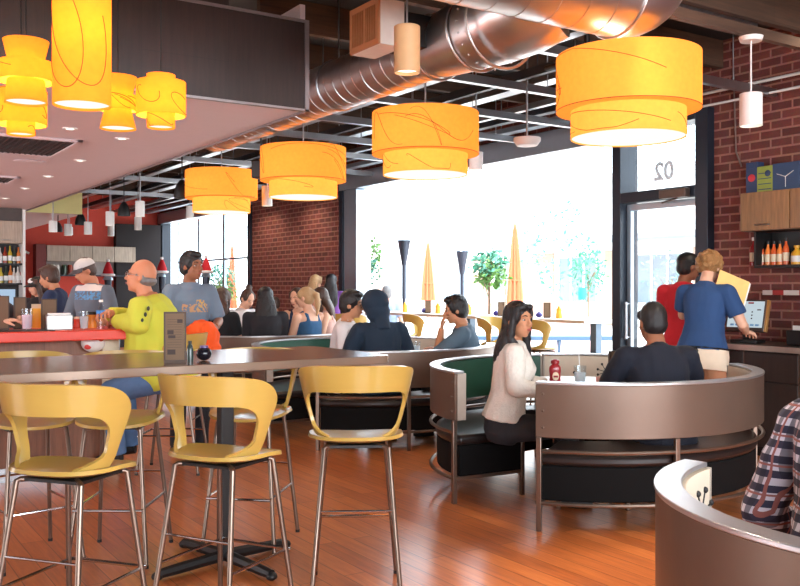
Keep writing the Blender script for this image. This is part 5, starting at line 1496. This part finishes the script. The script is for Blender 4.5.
# patio heaters
heat_m = mat('heater_dark_steel', (62, 66, 78), 0.35, 0.6); refl_m = mat('heater_reflector', (170, 190, 206), 0.3, 0.8)
red_felt = cloth('red_felt', (206, 36, 46)); white_fur = cloth('white_fur', (238, 234, 232))
def heater(px, d, ztop, label, hat=False, rad=0.42):
    x, y = ray(px, d)
    t = thing('patio_heater', label, 'patio heater', (x, y, 0), 0, None)
    f = MB(); f.lathe([(0, 0), (0.23, 0), (0.23, 0.5), (0.18, 0.55), (0, 0.55)], 24); f.build('tank_housing', heat_m, t)
    f = MB(); f.tube((0, 0, 0.5), (0, 0, ztop - 0.55), 0.034, n=12); f.build('pole', heat_m, t)
    br = 0.12 if not hat else 0.07
    f = MB(); f.lathe([(0, ztop - 0.55), (0.045, ztop - 0.55), (br, ztop - 0.12), (br, ztop - 0.1), (0, ztop - 0.1)], 20); f.build('burner', heat_m, t)
    f = MB(); f.lathe([(rad, ztop - 0.10), (rad * 0.7, ztop - 0.03), (rad * 0.3, ztop), (0, ztop + 0.005), (0, ztop - 0.01), (rad * 0.3, ztop - 0.02), (rad * 0.7, ztop - 0.05), (rad, ztop - 0.1)], 32); f.build('reflector', refl_m, t)
    if hat:
        h = thing('santa_hat', hat, 'hat', (x, y, ztop - 0.02), 0, None); h.scale = (0.8, 0.8, 0.72)
        f = MB(); f.lathe([(0.135, 0.03), (0.12, 0.14), (0.08, 0.27), (0.035, 0.38), (0, 0.41), (0, 0.39), (0.07, 0.26), (0.11, 0.12), (0.125, 0.03), (0.135, 0.03)], 24)
        f.build('cone', red_felt, h)
        f = MB(); f.path([(0.14 * math.cos(2 * PI * j / 24), 0.14 * math.sin(2 * PI * j / 24), 0.03) for j in range(24)], 0.035, n=8, closed=True); f.build('fur_band', white_fur, h)
        f = MB(); f.ball((0, 0, 0.43), 0.045); f.build('pompom', white_fur, h)
heater(404, 16.6, hz(235, 16.6), 'patio heater with a wide pale reflector just inside the window view, left of the umbrellas', rad=0.36)
heater(462, 17.6, hz(246, 17.6), 'slim dark patio heater between the umbrella and the potted tree', rad=0.13)
heater(162, 19.0, hz(272, 19.0), 'patio heater under a santa hat left of the grey printed T-shirt', 'red santa hat on the patio heater at the left end of the far window', rad=0.08)
heater(206, 17.0, hz(272, 17.0), 'patio heater under a santa hat behind the grey printed T-shirt', 'red santa hat on the patio heater behind the grey printed T-shirt', rad=0.1)
heater(108, 18.0, hz(275, 18.0), 'post under a santa hat right of the pale cap', 'red santa hat with white fur right of the pale cap', rad=0.1)
# trees and shrubs
leafm = [mat('leaf_green_%d' % i, c, 0.5, var=0.3, scale=30) for i, c in enumerate(((62, 128, 104), (96, 140, 70), (122, 162, 140)))]
bark = mat('bark', (120, 98, 80), 0.85, var=0.2); pot_m = mat('planter_grey', (160, 158, 160), 0.7)
def leaves(f, rng, c, rad, n, size, thin=1.0):
    for _ in range(n):
        v = Vector((rng.gauss(0, 1), rng.gauss(0, 1), rng.gauss(0, 1))).normalized() * (rng.uniform(0.25, 1) ** 0.5)
        p = Vector(c) + Vector((v.x * rad[0], v.y * rad[1], v.z * rad[2]))
        a = Vector((rng.gauss(0, 1), rng.gauss(0, 1), rng.gauss(-0.3, 0.8))).normalized(); b_ = a.cross(Vector((rng.gauss(0, 1), rng.gauss(0, 1), rng.gauss(0, 1)))).normalized(); n_ = a.cross(b_)
        s_ = size * rng.uniform(0.7, 1.3)
        f.add([p, p + a * s_ * .5 + b_ * s_ * .22 + n_ * s_ * .05, p + a * s_, p + a * s_ * .5 - b_ * s_ * .22 + n_ * s_ * .05], [(0, 1, 2, 3)])
def tree(px, d, crowns, label, name='potted_tree', zb=0.5, n=420, size=0.08, seed=1, lm=0, pot=True, cat='tree'):
    x, y = ray(px, d); rng = random.Random(seed)
    t = thing(name, label, cat, (x, y, 0))
    for i, (dx, zc, rx, rz) in enumerate(crowns):
        f = MB(); leaves(f, rng, (dx * math.cos(TH), -dx * math.sin(TH), zc), (rx, rx, rz), n, size)
        f.build('foliage', leafm[(lm + i) % 3], t, smooth=0, fix=False)
    zt = max(c[1] for c in crowns)
    f = MB(); f.path([(0, 0, zb - 0.05 if pot else -0.02), (0.02, 0.01, zb + (zt - zb) * .5), (0, 0, zt)], [0.03, 0.024, 0.01], n=8)
    for i in range(7):
        a = rng.uniform(0, 6.28); z_ = zt - rng.uniform(0.0, 0.35); f.path([(0, 0, z_ - 0.25), (0.22 * math.cos(a), 0.22 * math.sin(a), z_ + 0.1)], [0.012, 0.004], n=6)
    f.build('trunk', bark, t)
    if pot:
        f = MB(); f.lathe([(0, 0), (0.2, 0), (0.27, zb - 0.03), (0.28, zb), (0.24, zb), (0.22, zb - 0.06), (0, zb - 0.06)], 24); f.build('pot', pot_m, t)
tree(489, 14.6, [(0, 1.86, 0.30, 0.22), (0.05, 1.66, 0.27, 0.22)], 'round potted tree outside, right of the slim heater', n=300, size=0.11, seed=3)
tree(368, 15.6, [(-0.02, 1.75, 0.26, 0.26), (0.05, 2.1, 0.18, 0.3)], 'slender potted tree outside just beside the window jamb', n=190, size=0.09, seed=5)
tree(220, 23.0, [(0, 1.70, 0.42, 0.40), (0.1, 1.35, 0.36, 0.3)], 'bushy potted tree beyond the far window', n=300, size=0.12, seed=8)
tree(505, 24.0, [(0, 2.2, 1.3, 1.2), (1.4, 2.5, 1.1, 1.4)], 'loose pale tree in the distance beyond the umbrellas', n=260, size=0.16, seed=9, lm=2, zb=0.04, pot=False, name='street_tree')
tree(672, 14.5, [(0, 1.6, 0.5, 0.5), (0.3, 1.2, 0.5, 0.4)], 'thin pale shrub seen through the entrance door glass', n=120, size=0.1, seed=10, lm=2, zb=0.04, pot=False, name='street_shrub', cat='shrub')
tree(588, 22.0, [(0, 1.9, 0.45, 0.7)], 'teal-green conical tree before the white building', n=420, size=0.12, seed=12, zb=0.3)
# low benches and planters on the patio
bl = mat('bench_blue', (54, 82, 110), 0.5); pk = mat('planter_pink', (206, 176, 176), 0.8)
x, y = ray(590, 17.5)
t = thing('patio_bench', 'long dark blue bench on the patio right of the drink rail', 'bench', (x, y, 0), -0.62)
f = MB(); f.span(-2.2, 0.75, -0.22, 0.22, 0.44, 0.52); f.build('seat', bl, t, bevel=0.01)
for xx in (-1.9, -0.6, 0.55):
    f = MB(); f.bar((xx, -0.18, 0), (xx, 0.18, 0.44), 0.04, 0.04); f.bar((xx, 0.18, 0), (xx, -0.18, 0.44), 0.04, 0.04); f.build('leg', bl, t)
x, y = ray(572, 20.0)
t = thing('planter_wall', 'low pink-grey planter wall behind the patio bench', 'planter', (x, y, 0), -0.6)
f = MB(); f.span(-1.7, 0.5, -0.25, 0.25, 0.0, 0.72); f.build('wall', pk, t); f = MB(); f.span(-1.75, 0.55, -0.3, 0.3, 0.72, 0.79); f.build('coping', greyw, t)
x, y = ray(582, 19.0)
t = thing('patio_lantern', 'small teal lantern on a stand in front of the conical tree', 'lantern', (x, y, 0))
f = MB(); f.lathe([(0, 1.2), (0.08, 1.2), (0.1, 1.32), (0.08, 1.46), (0, 1.46)], 24); f.build('lantern', mat('teal_paint', (30, 140, 130), 0.5), t)
f = MB(); f.lathe([(0, 0), (0.16, 0), (0.16, 0.02), (0.02, 0.04), (0.02, 1.2), (0, 1.2)], 16); f.build('stand', M['white'], t)
# ================================================================== THINGS ON TABLES, BAR AND SHELVES
ketch = mat('ketchup_red', (150, 24, 32), 0.3, coat=0.3); capw = mat('cap_white_plastic', (232, 228, 224), 0.4); lab_c = mat('label_cream', (224, 206, 176), 0.6)
mustard = mat('mustard_yellow', (232, 172, 52), 0.35); water = glass('water_glass', (0.94, 0.97, 0.99, 1), clear=0.94); menu_w = plank_mat('menu_wood', 'zxy', (76, 56, 44), (68, 50, 40), 2, 0.5, rough=0.6, gap=0.0, grain=0.4)
paper = mat('kraft_paper', (112, 88, 68), 0.8); inkd = mat('printed_dark', (64, 50, 46), 0.8); pinkp = mat('pink_sachet', (238, 178, 168), 0.7); chromeb = mat('bright_chrome', (150, 144, 140), 0.3, 0.9)
T1 = 0.757; 
def ketchup(x, y, z, label, s=1.0, rz=0.0):
    t = thing('ketchup_bottle', label, 'sauce bottle', (x, y, z), rz)
    f = MB()
    rr = []
    for (zz, a, b_) in ((0, .030, .020), (0.004, .034, .024), (.03, .036, .026), (.07, .033, .023), (.09, .033, .023), (.12, .036, .026), (.14, .034, .025), (.155, .022, .018), (.16, .016, .016)):
        rr.append([(a * s * math.copysign(abs(math.cos(q)) ** .7, math.cos(q)), b_ * s * math.copysign(abs(math.sin(q)) ** .7, math.sin(q)), zz * s) for q in [2 * PI * j / 24 for j in range(24)]])
    f.rings(rr); f.build('bottle', ketch, t, smooth=60)
    f = MB(); f.lathe([(0, .16 * s), (.026 * s, .16 * s), (.026 * s, .178 * s), (.012 * s, .186 * s), (0, .188 * s)], 20); f.build('lid', ketch, t)
    f = MB(); f.ball((0, -.0245 * s, .085 * s), (.02 * s, .004 * s, .026 * s), 16); f.mi = 1; f.span(-.014 * s, .014 * s, -.0295 * s, -.0275 * s, .078 * s, .09 * s); f.build('label', [lab_c, ketch], t)
iced = shade_mat('iced_drink', (236, 240, 242), 0.0)
def tumbler(x, y, z, label, h=0.15, r=0.04, straw=False, fill=None):
    t = thing('drinking_glass', label, 'glass', (x, y, z))
    f = MB(); f.lathe([(0, 0), (r * .8, 0), (r, h), (r - .003, h), (r * .8 - .003, .008), (0, .008)], 24); f.build('glass', water, t)
    f = MB(); f.lathe([(0, .009), (r * .8 - .004, .009), (r * .95 - .004, h * .72), (0, h * .72)], 20); f.build('drink', fill or iced, t)
    if straw:
        f = MB(); f.tube((0.01, 0, 0.01), (-0.012, 0.0, h + 0.09), 0.0035); f.build('straw', M['white'], t)
def holder(x, y, z, label, w=0.11, h=0.25, rz=0.0, blocks=False, name='menu_holder'):
    t = thing(name, label, 'menu holder', (x, y, z), rz)
    f = MB(); f.span(-w / 2, w / 2, -0.02, 0.02, 0, 0.012); f.build('base', menu_w, t)
    f = MB(); f.span(-w / 2, -w / 2 + .008, -0.014, 0.014, 0.012, h); f.span(w / 2 - .008, w / 2, -0.014, 0.014, 0.012, h); f.span(-w / 2 + .008, w / 2 - .008, -0.014, 0.014, h - .008, h); f.build('frame', menu_w, t)
    f = MB(); f.span(-w / 2 + .0085, w / 2 - .0085, -0.010, 0.010, 0.0125, h - .0085)
    if blocks:
        f.mi = 1
        for (x0, x1, z0, z1) in ((.1, .34, .78, .85), (-.34, -.06, .56, .64), (-.30, .02, .48, .54), (-.34, .02, .16, .26)):
            f.span(x0 * w, x1 * w, -0.0115, -0.0102, z0 * h, z1 * h)
        for k in range(12): f.span(-0.33 * w, 0.3 * w, -0.0108, -0.0102, (.3 + .05 * k) * h, (.305 + .05 * k) * h)
    f.build('menu_sheet', [paper, inkd], t)
# first booth table
x, y = ray(555, 6.12); ketchup(x, y, T1, 'red ketchup bottle on the round table', 1.12, R(-TH * 57.3))
x, y = ray(580, 6.12); tumbler(x, y, T1, 'tall glass of ice water with a straw beside the ketchup bottle', 0.165, 0.044, True)
x, y = ray(609, 6.2); tumbler(x, y, T1, 'clear water glass next to the wooden menu holder', 0.13, 0.045)
x, y = ray(599, 6.16); t = thing('sachet_caddy', 'small pink sugar caddy between the two water glasses', 'caddy', (x, y, T1), -TH); f = MB(); f.span(-.018, .018, -.02, .02, 0, .085); f.build('sachets', pinkp, t, bevel=0.003); f = MB(); f.span(-.022, .022, -.024, .024, 0, .03); f.build('holder', M['steel'], t)
x, y = ray(615, 6.5); holder(x, y, T1, 'wooden menu holder on the round table left of the person in navy', 0.10, 0.24, -TH + 0.4)
# high table
x, y = ray(175, 4.35); holder(x, y, HT, 'tall brown menu holder with dark printed blocks on the high table', 0.105, 0.245, -TH + 0.23, True)
x, y = ray(190, 4.43); t = thing('sauce_jar', 'small dark sauce bottle right of the tall menu holder', 'bottle', (x, y, HT)); f = MB(); f.lathe([(0, 0), (.016, 0), (.017, .05), (.012, .075), (.008, .085), (0, .085)], 16); f.build('bottle', mat('dark_glass', (48, 62, 58), 0.15), t); f = MB(); f.lathe([(0, .085), (.009, .085), (.009, .10), (0, .10)], 12); f.build('lid', M['black'], t)
x, y = ray(204, 4.47); t = thing('condiment_cup', 'round black condiment pot on the high table', 'pot', (x, y, HT)); f = MB(); f.ball((0, 0, .035), (.038, .038, .035), 18); f.build('pot', mat('gloss_black', (24, 22, 30), 0.12), t); f = MB(); f.lathe([(0, .062), (.022, .062), (.02, .075), (0, .078)], 16); f.build('lid', mat('lid_purple', (90, 70, 120), 0.3), t)
# orange bundle carried by the grey T-shirt
x, y = ray(202, 7.38); t = thing('orange_bag', 'bright orange bag held in front of the grey printed T-shirt', 'bag', (x, y, 0.93)); f = MB()
f.ball((0, 0, .12), (.145, .10, .135), 20); f.ball((.03, 0, .03), (.13, .09, .07), 16)
remeshed('bag', f, 0.009, cloth('orange_nylon', (246, 92, 30), bump=0.3), t, 2, 0.010, wscale=14)
f = MB(); f.prism([(-.125, -.115), (-.03, -.12), (-.03, -.112), (-.125, -.107)], .02, .14); f.build('tag', lab_c, t)
# bar top
def bx(px, yb):
    return (yb * math.tan(math.atan((px - 400.0) / FPX) + TH), yb)
def jar(px, d, z, label, h, r, mt, lidm, name='condiment_jar'):
    x, y = ray(px, d); t = thing(name, label, 'jar', (x, y, z))
    f = MB(); f.lathe([(0, 0), (r * .95, 0), (r, h * .1), (r * .85, h * .5), (r, h * .72), (r * .8, h * .82), (0, h * .82)], 20); f.build('body', mt, t)
    f = MB(); f.lathe([(0, h * .82), (r * .85, h * .82), (r * .85, h), (0, h)], 18); f.build('lid', lidm, t)
dB = 7.5
x, y = bx(59, 7.2); t = thing('napkin_dispenser', 'square metal napkin dispenser on the red bar', 'napkin dispenser', (x, y, BZ), -TH + 0.5); f = MB(); f.span(-.095, .095, -.05, .05, 0, .115); f.build('case', chromeb, t, bevel=0.006); f = MB(); f.span(-.08, .08, -.04, .04, .115, .128); f.build('napkins', M['white'], t)
x, y = bx(49, 7.36); holder(x, y, BZ, 'tan menu holder standing behind the metal napkin dispenser', 0.115, 0.235, -TH + 0.5)
x, y = bx(2, 7.45); holder(x, y, BZ, 'tan menu holder at the left edge of the red bar', 0.10, 0.26, -TH + 0.5)
x, y = bx(20, 7.5); holder(x, y, BZ, 'tan menu holder behind the hands on the bar', 0.09, 0.25, -TH + 0.6)
jar(37, 7.28, BZ, 'yellow mustard bottle with a pale lid left of the napkin dispenser', 0.19, 0.05, mustard, lab_c)
jar(92, 7.2, BZ, 'amber sauce jar between the bar glass and the water bottle', 0.13, 0.042, mat('amber_sauce', (226, 140, 48), 0.3), M['black'])
jar(77, 7.2, BZ, 'small red condiment jar right of the napkin dispenser', 0.09, 0.03, mat('red_sauce', (206, 70, 50), 0.3), lab_c)
x, y = bx(84, 7.14); tumbler(x, y, BZ, 'clear bar glass on the red bar right of the napkin dispenser', 0.14, 0.038)
x, y = bx(101, 7.18); t = thing('water_bottle', 'clear plastic water bottle with a blue label by the yellow sleeve', 'bottle', (x, y, BZ)); f = MB(); f.lathe([(0, 0), (.034, 0), (.036, .03), (.033, .09), (.036, .13), (.016, .19), (.014, .21), (0, .21)], 20); f.build('bottle', water, t); f = MB(); f.lathe([(.0365, .10), (.0365, .145), (.036, .145), (.036, .10), (.0365, .10)], 20); f.build('label', mat('label_blue', (70, 140, 210), 0.5), t); f = MB(); f.lathe([(0, .21), (.016, .21), (.016, .228), (0, .228)], 14); f.build('lid', M['white'], t)
x, y = bx(25, 7.16); t = thing('place_mat', 'black mat lying on the red bar at the left', 'mat', (x, y, BZ), -0.1); f = MB(); f.span(-.2, .2, -.12, .12, 0.0, .006); f.build('mat', M['black'], t, bevel=0.002)
x, y = bx(27, 7.34); tumbler(x, y, BZ, 'pink-tinted drink in the hands at the left edge', 0.16, 0.045, False, mat('pink_drink', (236, 200, 206), 0.2))
x, y = bx(10, 8.0); t = thing('tablet_screen', 'pale glowing screen behind the bar at the left edge', 'screen', (2.45, 14.9, 0.9)); f = MB(); f.span(-.22, .22, -.02, .02, 0.25, .55); f.build('case', M['black'], t); f = MB(); f.span(-.2, .2, -.024, -.0205, .27, .53); f.build('display', glow_mat('screen_blue', (180, 206, 232), 0.8), t); f = MB(); f.span(-.1, .1, -.1, .1, 0, .02); f.span(-.03, .03, -.015, .015, .02, .26); f.build('stand', M['black'], t)
# drink rail
for (px, d, kind, lab) in ((428, 13.1, 'holder', 'small menu holder on the drink rail below the left umbrella'), (501, 11.4, 'holder', 'small menu holder on the drink rail near the potted tree trunk'), (547, 10.45, 'holder', 'small menu holder on the drink rail above the long-haired woman'), (460, 12.3, 'holder', 'small menu holder on the drink rail below the slim heater'),
                     (405, 13.9, 'jar', 'mustard jar on the drink rail behind the hooded person'), (438, 12.85, 'jar', 'mustard jar on the drink rail left of the hand-at-mouth person'), (469, 12.0, 'jar', 'mustard jar on the drink rail right of the hand-at-mouth person'), (559, 10.25, 'jar', 'mustard jar nearest the right end of the drink rail'),
                     (424, 13.3, 'pot', 'dark blue pot on the drink rail by the left umbrella'), (496, 11.55, 'pot', 'dark blue pot on the drink rail beside the long-haired woman'), (539, 10.6, 'pot', 'dark blue pot on the drink rail near its right end')):
    x, y = ray(px, d); y = min(12.8, max(7.95, y))
    x = 8.05 if not (7.8 < x < 8.3) else x
    # keep the photo's column while standing on the rail
    a = math.atan((px - 400.0) / FPX) + TH; y = x / math.tan(a)
    if kind == 'holder': holder(x, y, 1.06, lab, 0.09, 0.2, -TH)
    elif kind == 'jar':
        t = thing('condiment_jar', lab, 'jar', (x, y, 1.06), 0); f = MB(); f.lathe([(0, 0), (.042, 0), (.045, .02), (.036, .08), (.042, .12), (0, .12)], 18); f.build('body', mustard, t); f = MB(); f.lathe([(0, .12), (.03, .12), (.012, .16), (0, .165)], 14); f.build('lid', mustard, t)
    else:
        t = thing('condiment_cup', lab, 'pot', (x, y, 1.06)); f = MB(); f.ball((0, 0, .035), (.045, .045, .035), 14); f.build('pot', mat('pot_indigo', (58, 50, 130), 0.2), t); f = MB(); f.lathe([(0, .066), (.02, .066), (.016, .08), (0, .082)], 12); f.build('lid', mat('lid_purple', (90, 70, 120), 0.3), t)
# second booth table glass
x, y = ray(406, 8.9); tumbler(4.9 + 0.25, 7.55, T1, 'water glass on the round table beside the hooded person', 0.15, 0.042)
tumbler(4.7, 10.55, T1, 'water glass on the table of the young women', 0.15, 0.04)
# till
xT, yT = 7.02, 5.03
t = thing('till_terminal', 'black touchscreen till with a brown side edge on the service counter', 'till', (xT, yT, CZ), to_heading(90) + 0.20)
f = MB(); f.span(-.12, .12, -.10, .10, 0, .03); f.build('base', M['black'], t, bevel=0.006)
f = MB(); f.bar((0, 0.03, .02), (0, 0.02, .2), .09, .07); f.build('stand', M['black'], t)
Mx = Matrix.Rotation(R(-16), 3, 'X')
f = MB(); f.box((0, 0, .24), (.37, .045, .29), M=Mx); f.build('side_edge', mat('till_edge_gold', (176, 128, 72), 0.35, 0.3), t, bevel=0.004).scale = (1, 1, 1)
f = MB(); f.box(Vector((0, 0, .24)) + Mx @ Vector((-0.008, -0.004, 0)), (.356, .045, .292), M=Mx); sc_ = f.build('screen_case', mat('till_case', (58, 46, 42), 0.35), t, bevel=0.008)
f = MB(); f.box(Vector((0, 0, .24)) + Mx @ Vector((-.008, -.028, 0.008)), (.32, .003, .24), M=Mx)
f.mi = 1
for (u_, v_, w_, h_) in ((.05, .03, .012, .012), (.05, .0, .012, .012), (.05, -.03, .012, .012), (.11, .05, .035, .01)): f.box(Vector((0, 0, .24)) + Mx @ Vector((u_, -.0302, v_)), (w_, .0012, h_), M=Mx)
f.mi = 2; f.box(Vector((0, 0, .24)) + Mx @ Vector((0.03, -.0302, .112)), (.05, .0012, .014), M=Mx)
f.mi = 3
for k in range(6): f.box(Vector((0, 0, .24)) + Mx @ Vector((-.12 + .045 * k, -.0302, -.09)), (.034, .0012, .018), M=Mx)
f.build('display', [glow_mat('till_display', (206, 222, 230), 0.75), inkd, ketch, mat('button_blue', (120, 160, 200), 0.5)], t)
t = thing('receipt_printer', 'black receipt printer beside the till on the service counter', 'printer', (7.08, 4.55, CZ), to_heading(90)); f = MB(); f.span(-.08, .08, -.1, .1, 0, .13); f.build('case', M['black'], t, bevel=0.012); f = MB(); f.span(-.04, .04, -.06, -.055, .13, .17); f.build('paper', M['white'], t)
t = thing('yellow_box', 'yellow box on the service counter at the right edge', 'box', (7.0, 4.22, CZ), 0.15); f = MB(); f.span(-.12, .12, -.12, .12, 0, .16); f.build('carton', mat('box_yellow', (196, 160, 70), 0.6), t, bevel=0.003); f = MB(); f.prism([(-.12, -.12), (.12, -.12), (.12, -.115), (-.12, -.115)], .16, .24); f.build('flap', mat('box_yellow', (196, 160, 70), 0.6), t)
t = thing('utensil_cup', 'metal cup of pens and straws behind the yellow box', 'cup', (7.22, 4.40, CZ)); f = MB(); f.lathe([(0, 0), (.045, 0), (.05, .16), (.047, .16), (.042, .006), (0, .006)], 20); f.build('cup', M['steel'], t)
for k in range(4): f = MB(); f.tube((.01 * k - .015, .01, .01), (.02 * k - .03, .02 - .01 * k, .34), .005); f.build('pen', mat('pen_tan', (190, 150, 110), 0.5), t)
# yellow folder in the server's hand
x, y = ray(731, 7.28)
t = thing('menu_folder', 'open yellow folder held up by the curly-haired server', 'folder', (x, y, hz(290, 7.28)), -TH)
f = MB(); Mx = Euler((R(-12), R(22), R(6))).to_matrix(); f.box((0, 0, 0), (.27, .006, .25), M=Mx); f.build('cover', mat('folder_yellow', (238, 196, 120), 0.7), t)
f = MB(); f.box(Vector((.012, .006, -.012)), (.27, .004, .25), M=Mx); f.build('pages', M['white'], t)
# sauce bottles on the black shelf
def sauce(y, label, body, h=0.215, r=0.028, lid=None, lab=None, x=WX - 0.15, z=1.655):
    t = thing('sauce_bottle', label, 'sauce bottle', (x, y, z), 0, 'sauce bottles on the black shelf')
    f = MB(); f.lathe([(0, 0), (r, 0), (r, h * .55), (r * .8, h * .66), (r * .4, h * .78), (r * .36, h * .88), (0, h * .88)], 18); f.build('bottle', body, t)
    f = MB(); f.lathe([(0, h * .88), (r * .5, h * .88), (r * .5, h), (0, h)], 14); f.build('cap', lid or M['black'], t)
    f = MB(); f.lathe([(r + .0008, h * .14), (r + .0008, h * .46), (r + .0002, h * .46), (r + .0002, h * .14), (r + .0008, h * .14)], 18); f.build('label', lab or lab_c, t)
hot = mat('hot_sauce', (214, 90, 40), 0.25); hot2 = mat('hot_sauce_orange', (230, 130, 60), 0.25)
ys = lambda px: (WX - 0.15) / math.tan(math.atan((px - 400.0) / FPX) + TH)
sauce(ys(754), 'large dark red ketchup-style bottle with a pale lid, first on the black shelf', ketch, 0.26, 0.038, capw, lab_c)
for i, (px, lab, m_) in enumerate(((762, 'orange hot sauce bottle, first of the group of five', hot), (768, 'orange hot sauce bottle, second of the group of five', hot2), (774, 'orange hot sauce bottle, middle of the group of five', hot), (780, 'pale orange hot sauce bottle, fourth of the group of five', hot2), (786, 'taller orange hot sauce bottle, last of the group of five', hot))):
    sauce(ys(px), lab, m_, 0.215 if i < 4 else 0.24)
sauce(ys(797), 'yellow mustard bottle on the black shelf at the right edge', mustard, 0.17, 0.05, mustard, mat('label_white', (236, 232, 226), 0.6))
# game boxes on top of the wall cabinet
def gbox(px, w, h, label, c1, extra):
    y = (WX - 0.16) / math.tan(math.atan((px - 400.0) / FPX) + TH)
    t = thing('game_box', label, 'box', (WX - 0.16, y, 1.96 + 0.348), 0)
    f = MB(); f.span(-.05, .05, -w / 2, w / 2, 0, h); f.build('carton', c1, t, bevel=0.003)
    f = MB(); extra(f, w, h); f.build('cover_art', [mat('art_red', (190, 50, 60), 0.6), mat('art_blue', (38, 62, 96), 0.6), mat('art_white', (210, 210, 206), 0.6)], t)
def e1(f, w, h): f.ball((-.051, 0, h * .5), (.004, w * .32, h * .12), 12); f.mi = 1; f.span(-.053, -.0505, -w * .2, w * .2, h * .8, h * .95)
def e2(f, w, h):
    f.mi = 1
    for k in range(4): f.span(-.0525, -.0505, -w * .42, w * .4, h * (.12 + .2 * k), h * (.15 + .2 * k))
    f.ball((-.051, -w * .2, h * .72), (.006, .03, .03), 10)
def e3(f, w, h):
    f.mi = 2
    for a in (20, 150, 270): f.bar((-.0525, 0, h * .5), (-.0525, .09 * math.cos(R(a)), h * .5 + .09 * math.sin(R(a))), .006, .004)
gbox(755, 0.12, 0.29, 'dark blue game box with a red spot on top of the wall cabinet', mat('box_navy', (42, 58, 92), 0.6), e1)
gbox(768, 0.16, 0.24, 'lime green striped game box on top of the wall cabinet', mat('box_lime', (140, 150, 62), 0.6), e2)
gbox(789, 0.26, 0.25, 'blue game box with white lines at the right end of the wall cabinet', mat('box_blue', (44, 66, 98), 0.6), e3)
# back bar bottles and far shelf bottles
bcol = [mat('spirit_%d' % i, c, 0.15) for i, c in enumerate(((226, 222, 216), (150, 60, 44), (196, 176, 66), (60, 70, 54), (206, 120, 60), (220, 214, 206)))]
k = 0
names = ['clear', 'red', 'gold', 'dark', 'amber', 'pale']
for row, (z, pxs) in enumerate(((1.851, (0, 5, 10, 14.5, 18.5, 22)), (1.531, (1, 6, 10.5, 14, 18, 22)))):
    for i, px in enumerate(pxs):
        yb = 15.72; a = math.atan((px - 400.0) / FPX) + TH; x = yb * math.tan(a)
        ci = (i + row * 2) % 6
        t = thing('liquor_bottle', '%s bottle, number %s from the left on the %s back-bar shelf' % (names[ci], ['one', 'two', 'three', 'four', 'five', 'six'][i], ['upper', 'lower'][row]), 'bottle', (x, yb, z), 0, 'bottles on the back bar')
        f = MB(); h = 0.26 + 0.02 * ((i * 7) % 3); f.lathe([(0, 0), (.034, 0), (.034, h * .55), (.013, h * .72), (.012, h * .95), (0, h * .95)], 14); f.build('bottle', bcol[ci], t)
        f = MB(); f.lathe([(0, h * .95), (.014, h * .95), (.014, h), (0, h)], 10); f.build('stopper', M['black'], t)
        f = MB(); f.lathe([(.0345, h * .15), (.0345, h * .42), (.034, h * .42), (.034, h * .15), (.0345, h * .15)], 14); f.build('label', M['white'], t)
for i, px in enumerate((53, 57, 64, 70, 76)):
    a = math.atan((px - 400.0) / FPX) + TH; yb = YE - 0.16; x = yb * math.tan(a)
    t = thing('pantry_jar', ['white jar, leftmost on the far shelf', 'pale jar second from the left on the far shelf', 'dark jar in the middle of the far shelf', 'brown jar on the far shelf', 'cream jar rightmost on the far shelf'][i], 'jar', (x, yb, 1.7605), 0, 'jars on the far shelf')
    f = MB(); f.lathe([(0, 0), (.06, 0), (.06, .2), (.045, .24), (0, .24)], 14); f.build('jar', bcol[(0, 5, 3, 1, 0)[i]], t)
# slanted white light bar sign on the red wall
t = thing('wall_sign', 'slanted white bar sign with small marks on the red end wall', 'sign', (3.95, YE - 0.01, 2.2)); f = MB(); f.bar((-.0, -.02, .22), (0.34, -.02, .06), .03, .05); f.build('bar', M['white'], t)
f = MB()
for (xx, zz) in ((0.02, .62), (0.03, -.12), (.03, -.28)): f.span(xx - .04, xx + .04, -.03, 0, zz - .05, zz + .05)
f.build('mark', M['white'], t)

x, y = bx(92, 7.215)
t = thing('white_helmet', 'small white rounded helmet with red marks hung on the bar front', 'helmet', (x, 7.225, 0.965)); f = MB(); f.ball((0, -.05, .06), (.095, .06, .075), 18); f.build('shell', mat('helmet_white', (236, 232, 230), 0.4), t)
f = MB(); f.ball((.045, -.1, .085), (.022, .012, .016), 8); f.ball((-.05, -.09, .03), (.03, .014, .02), 8); f.build('mark', mat('mark_red', (214, 60, 50), 0.5), t)
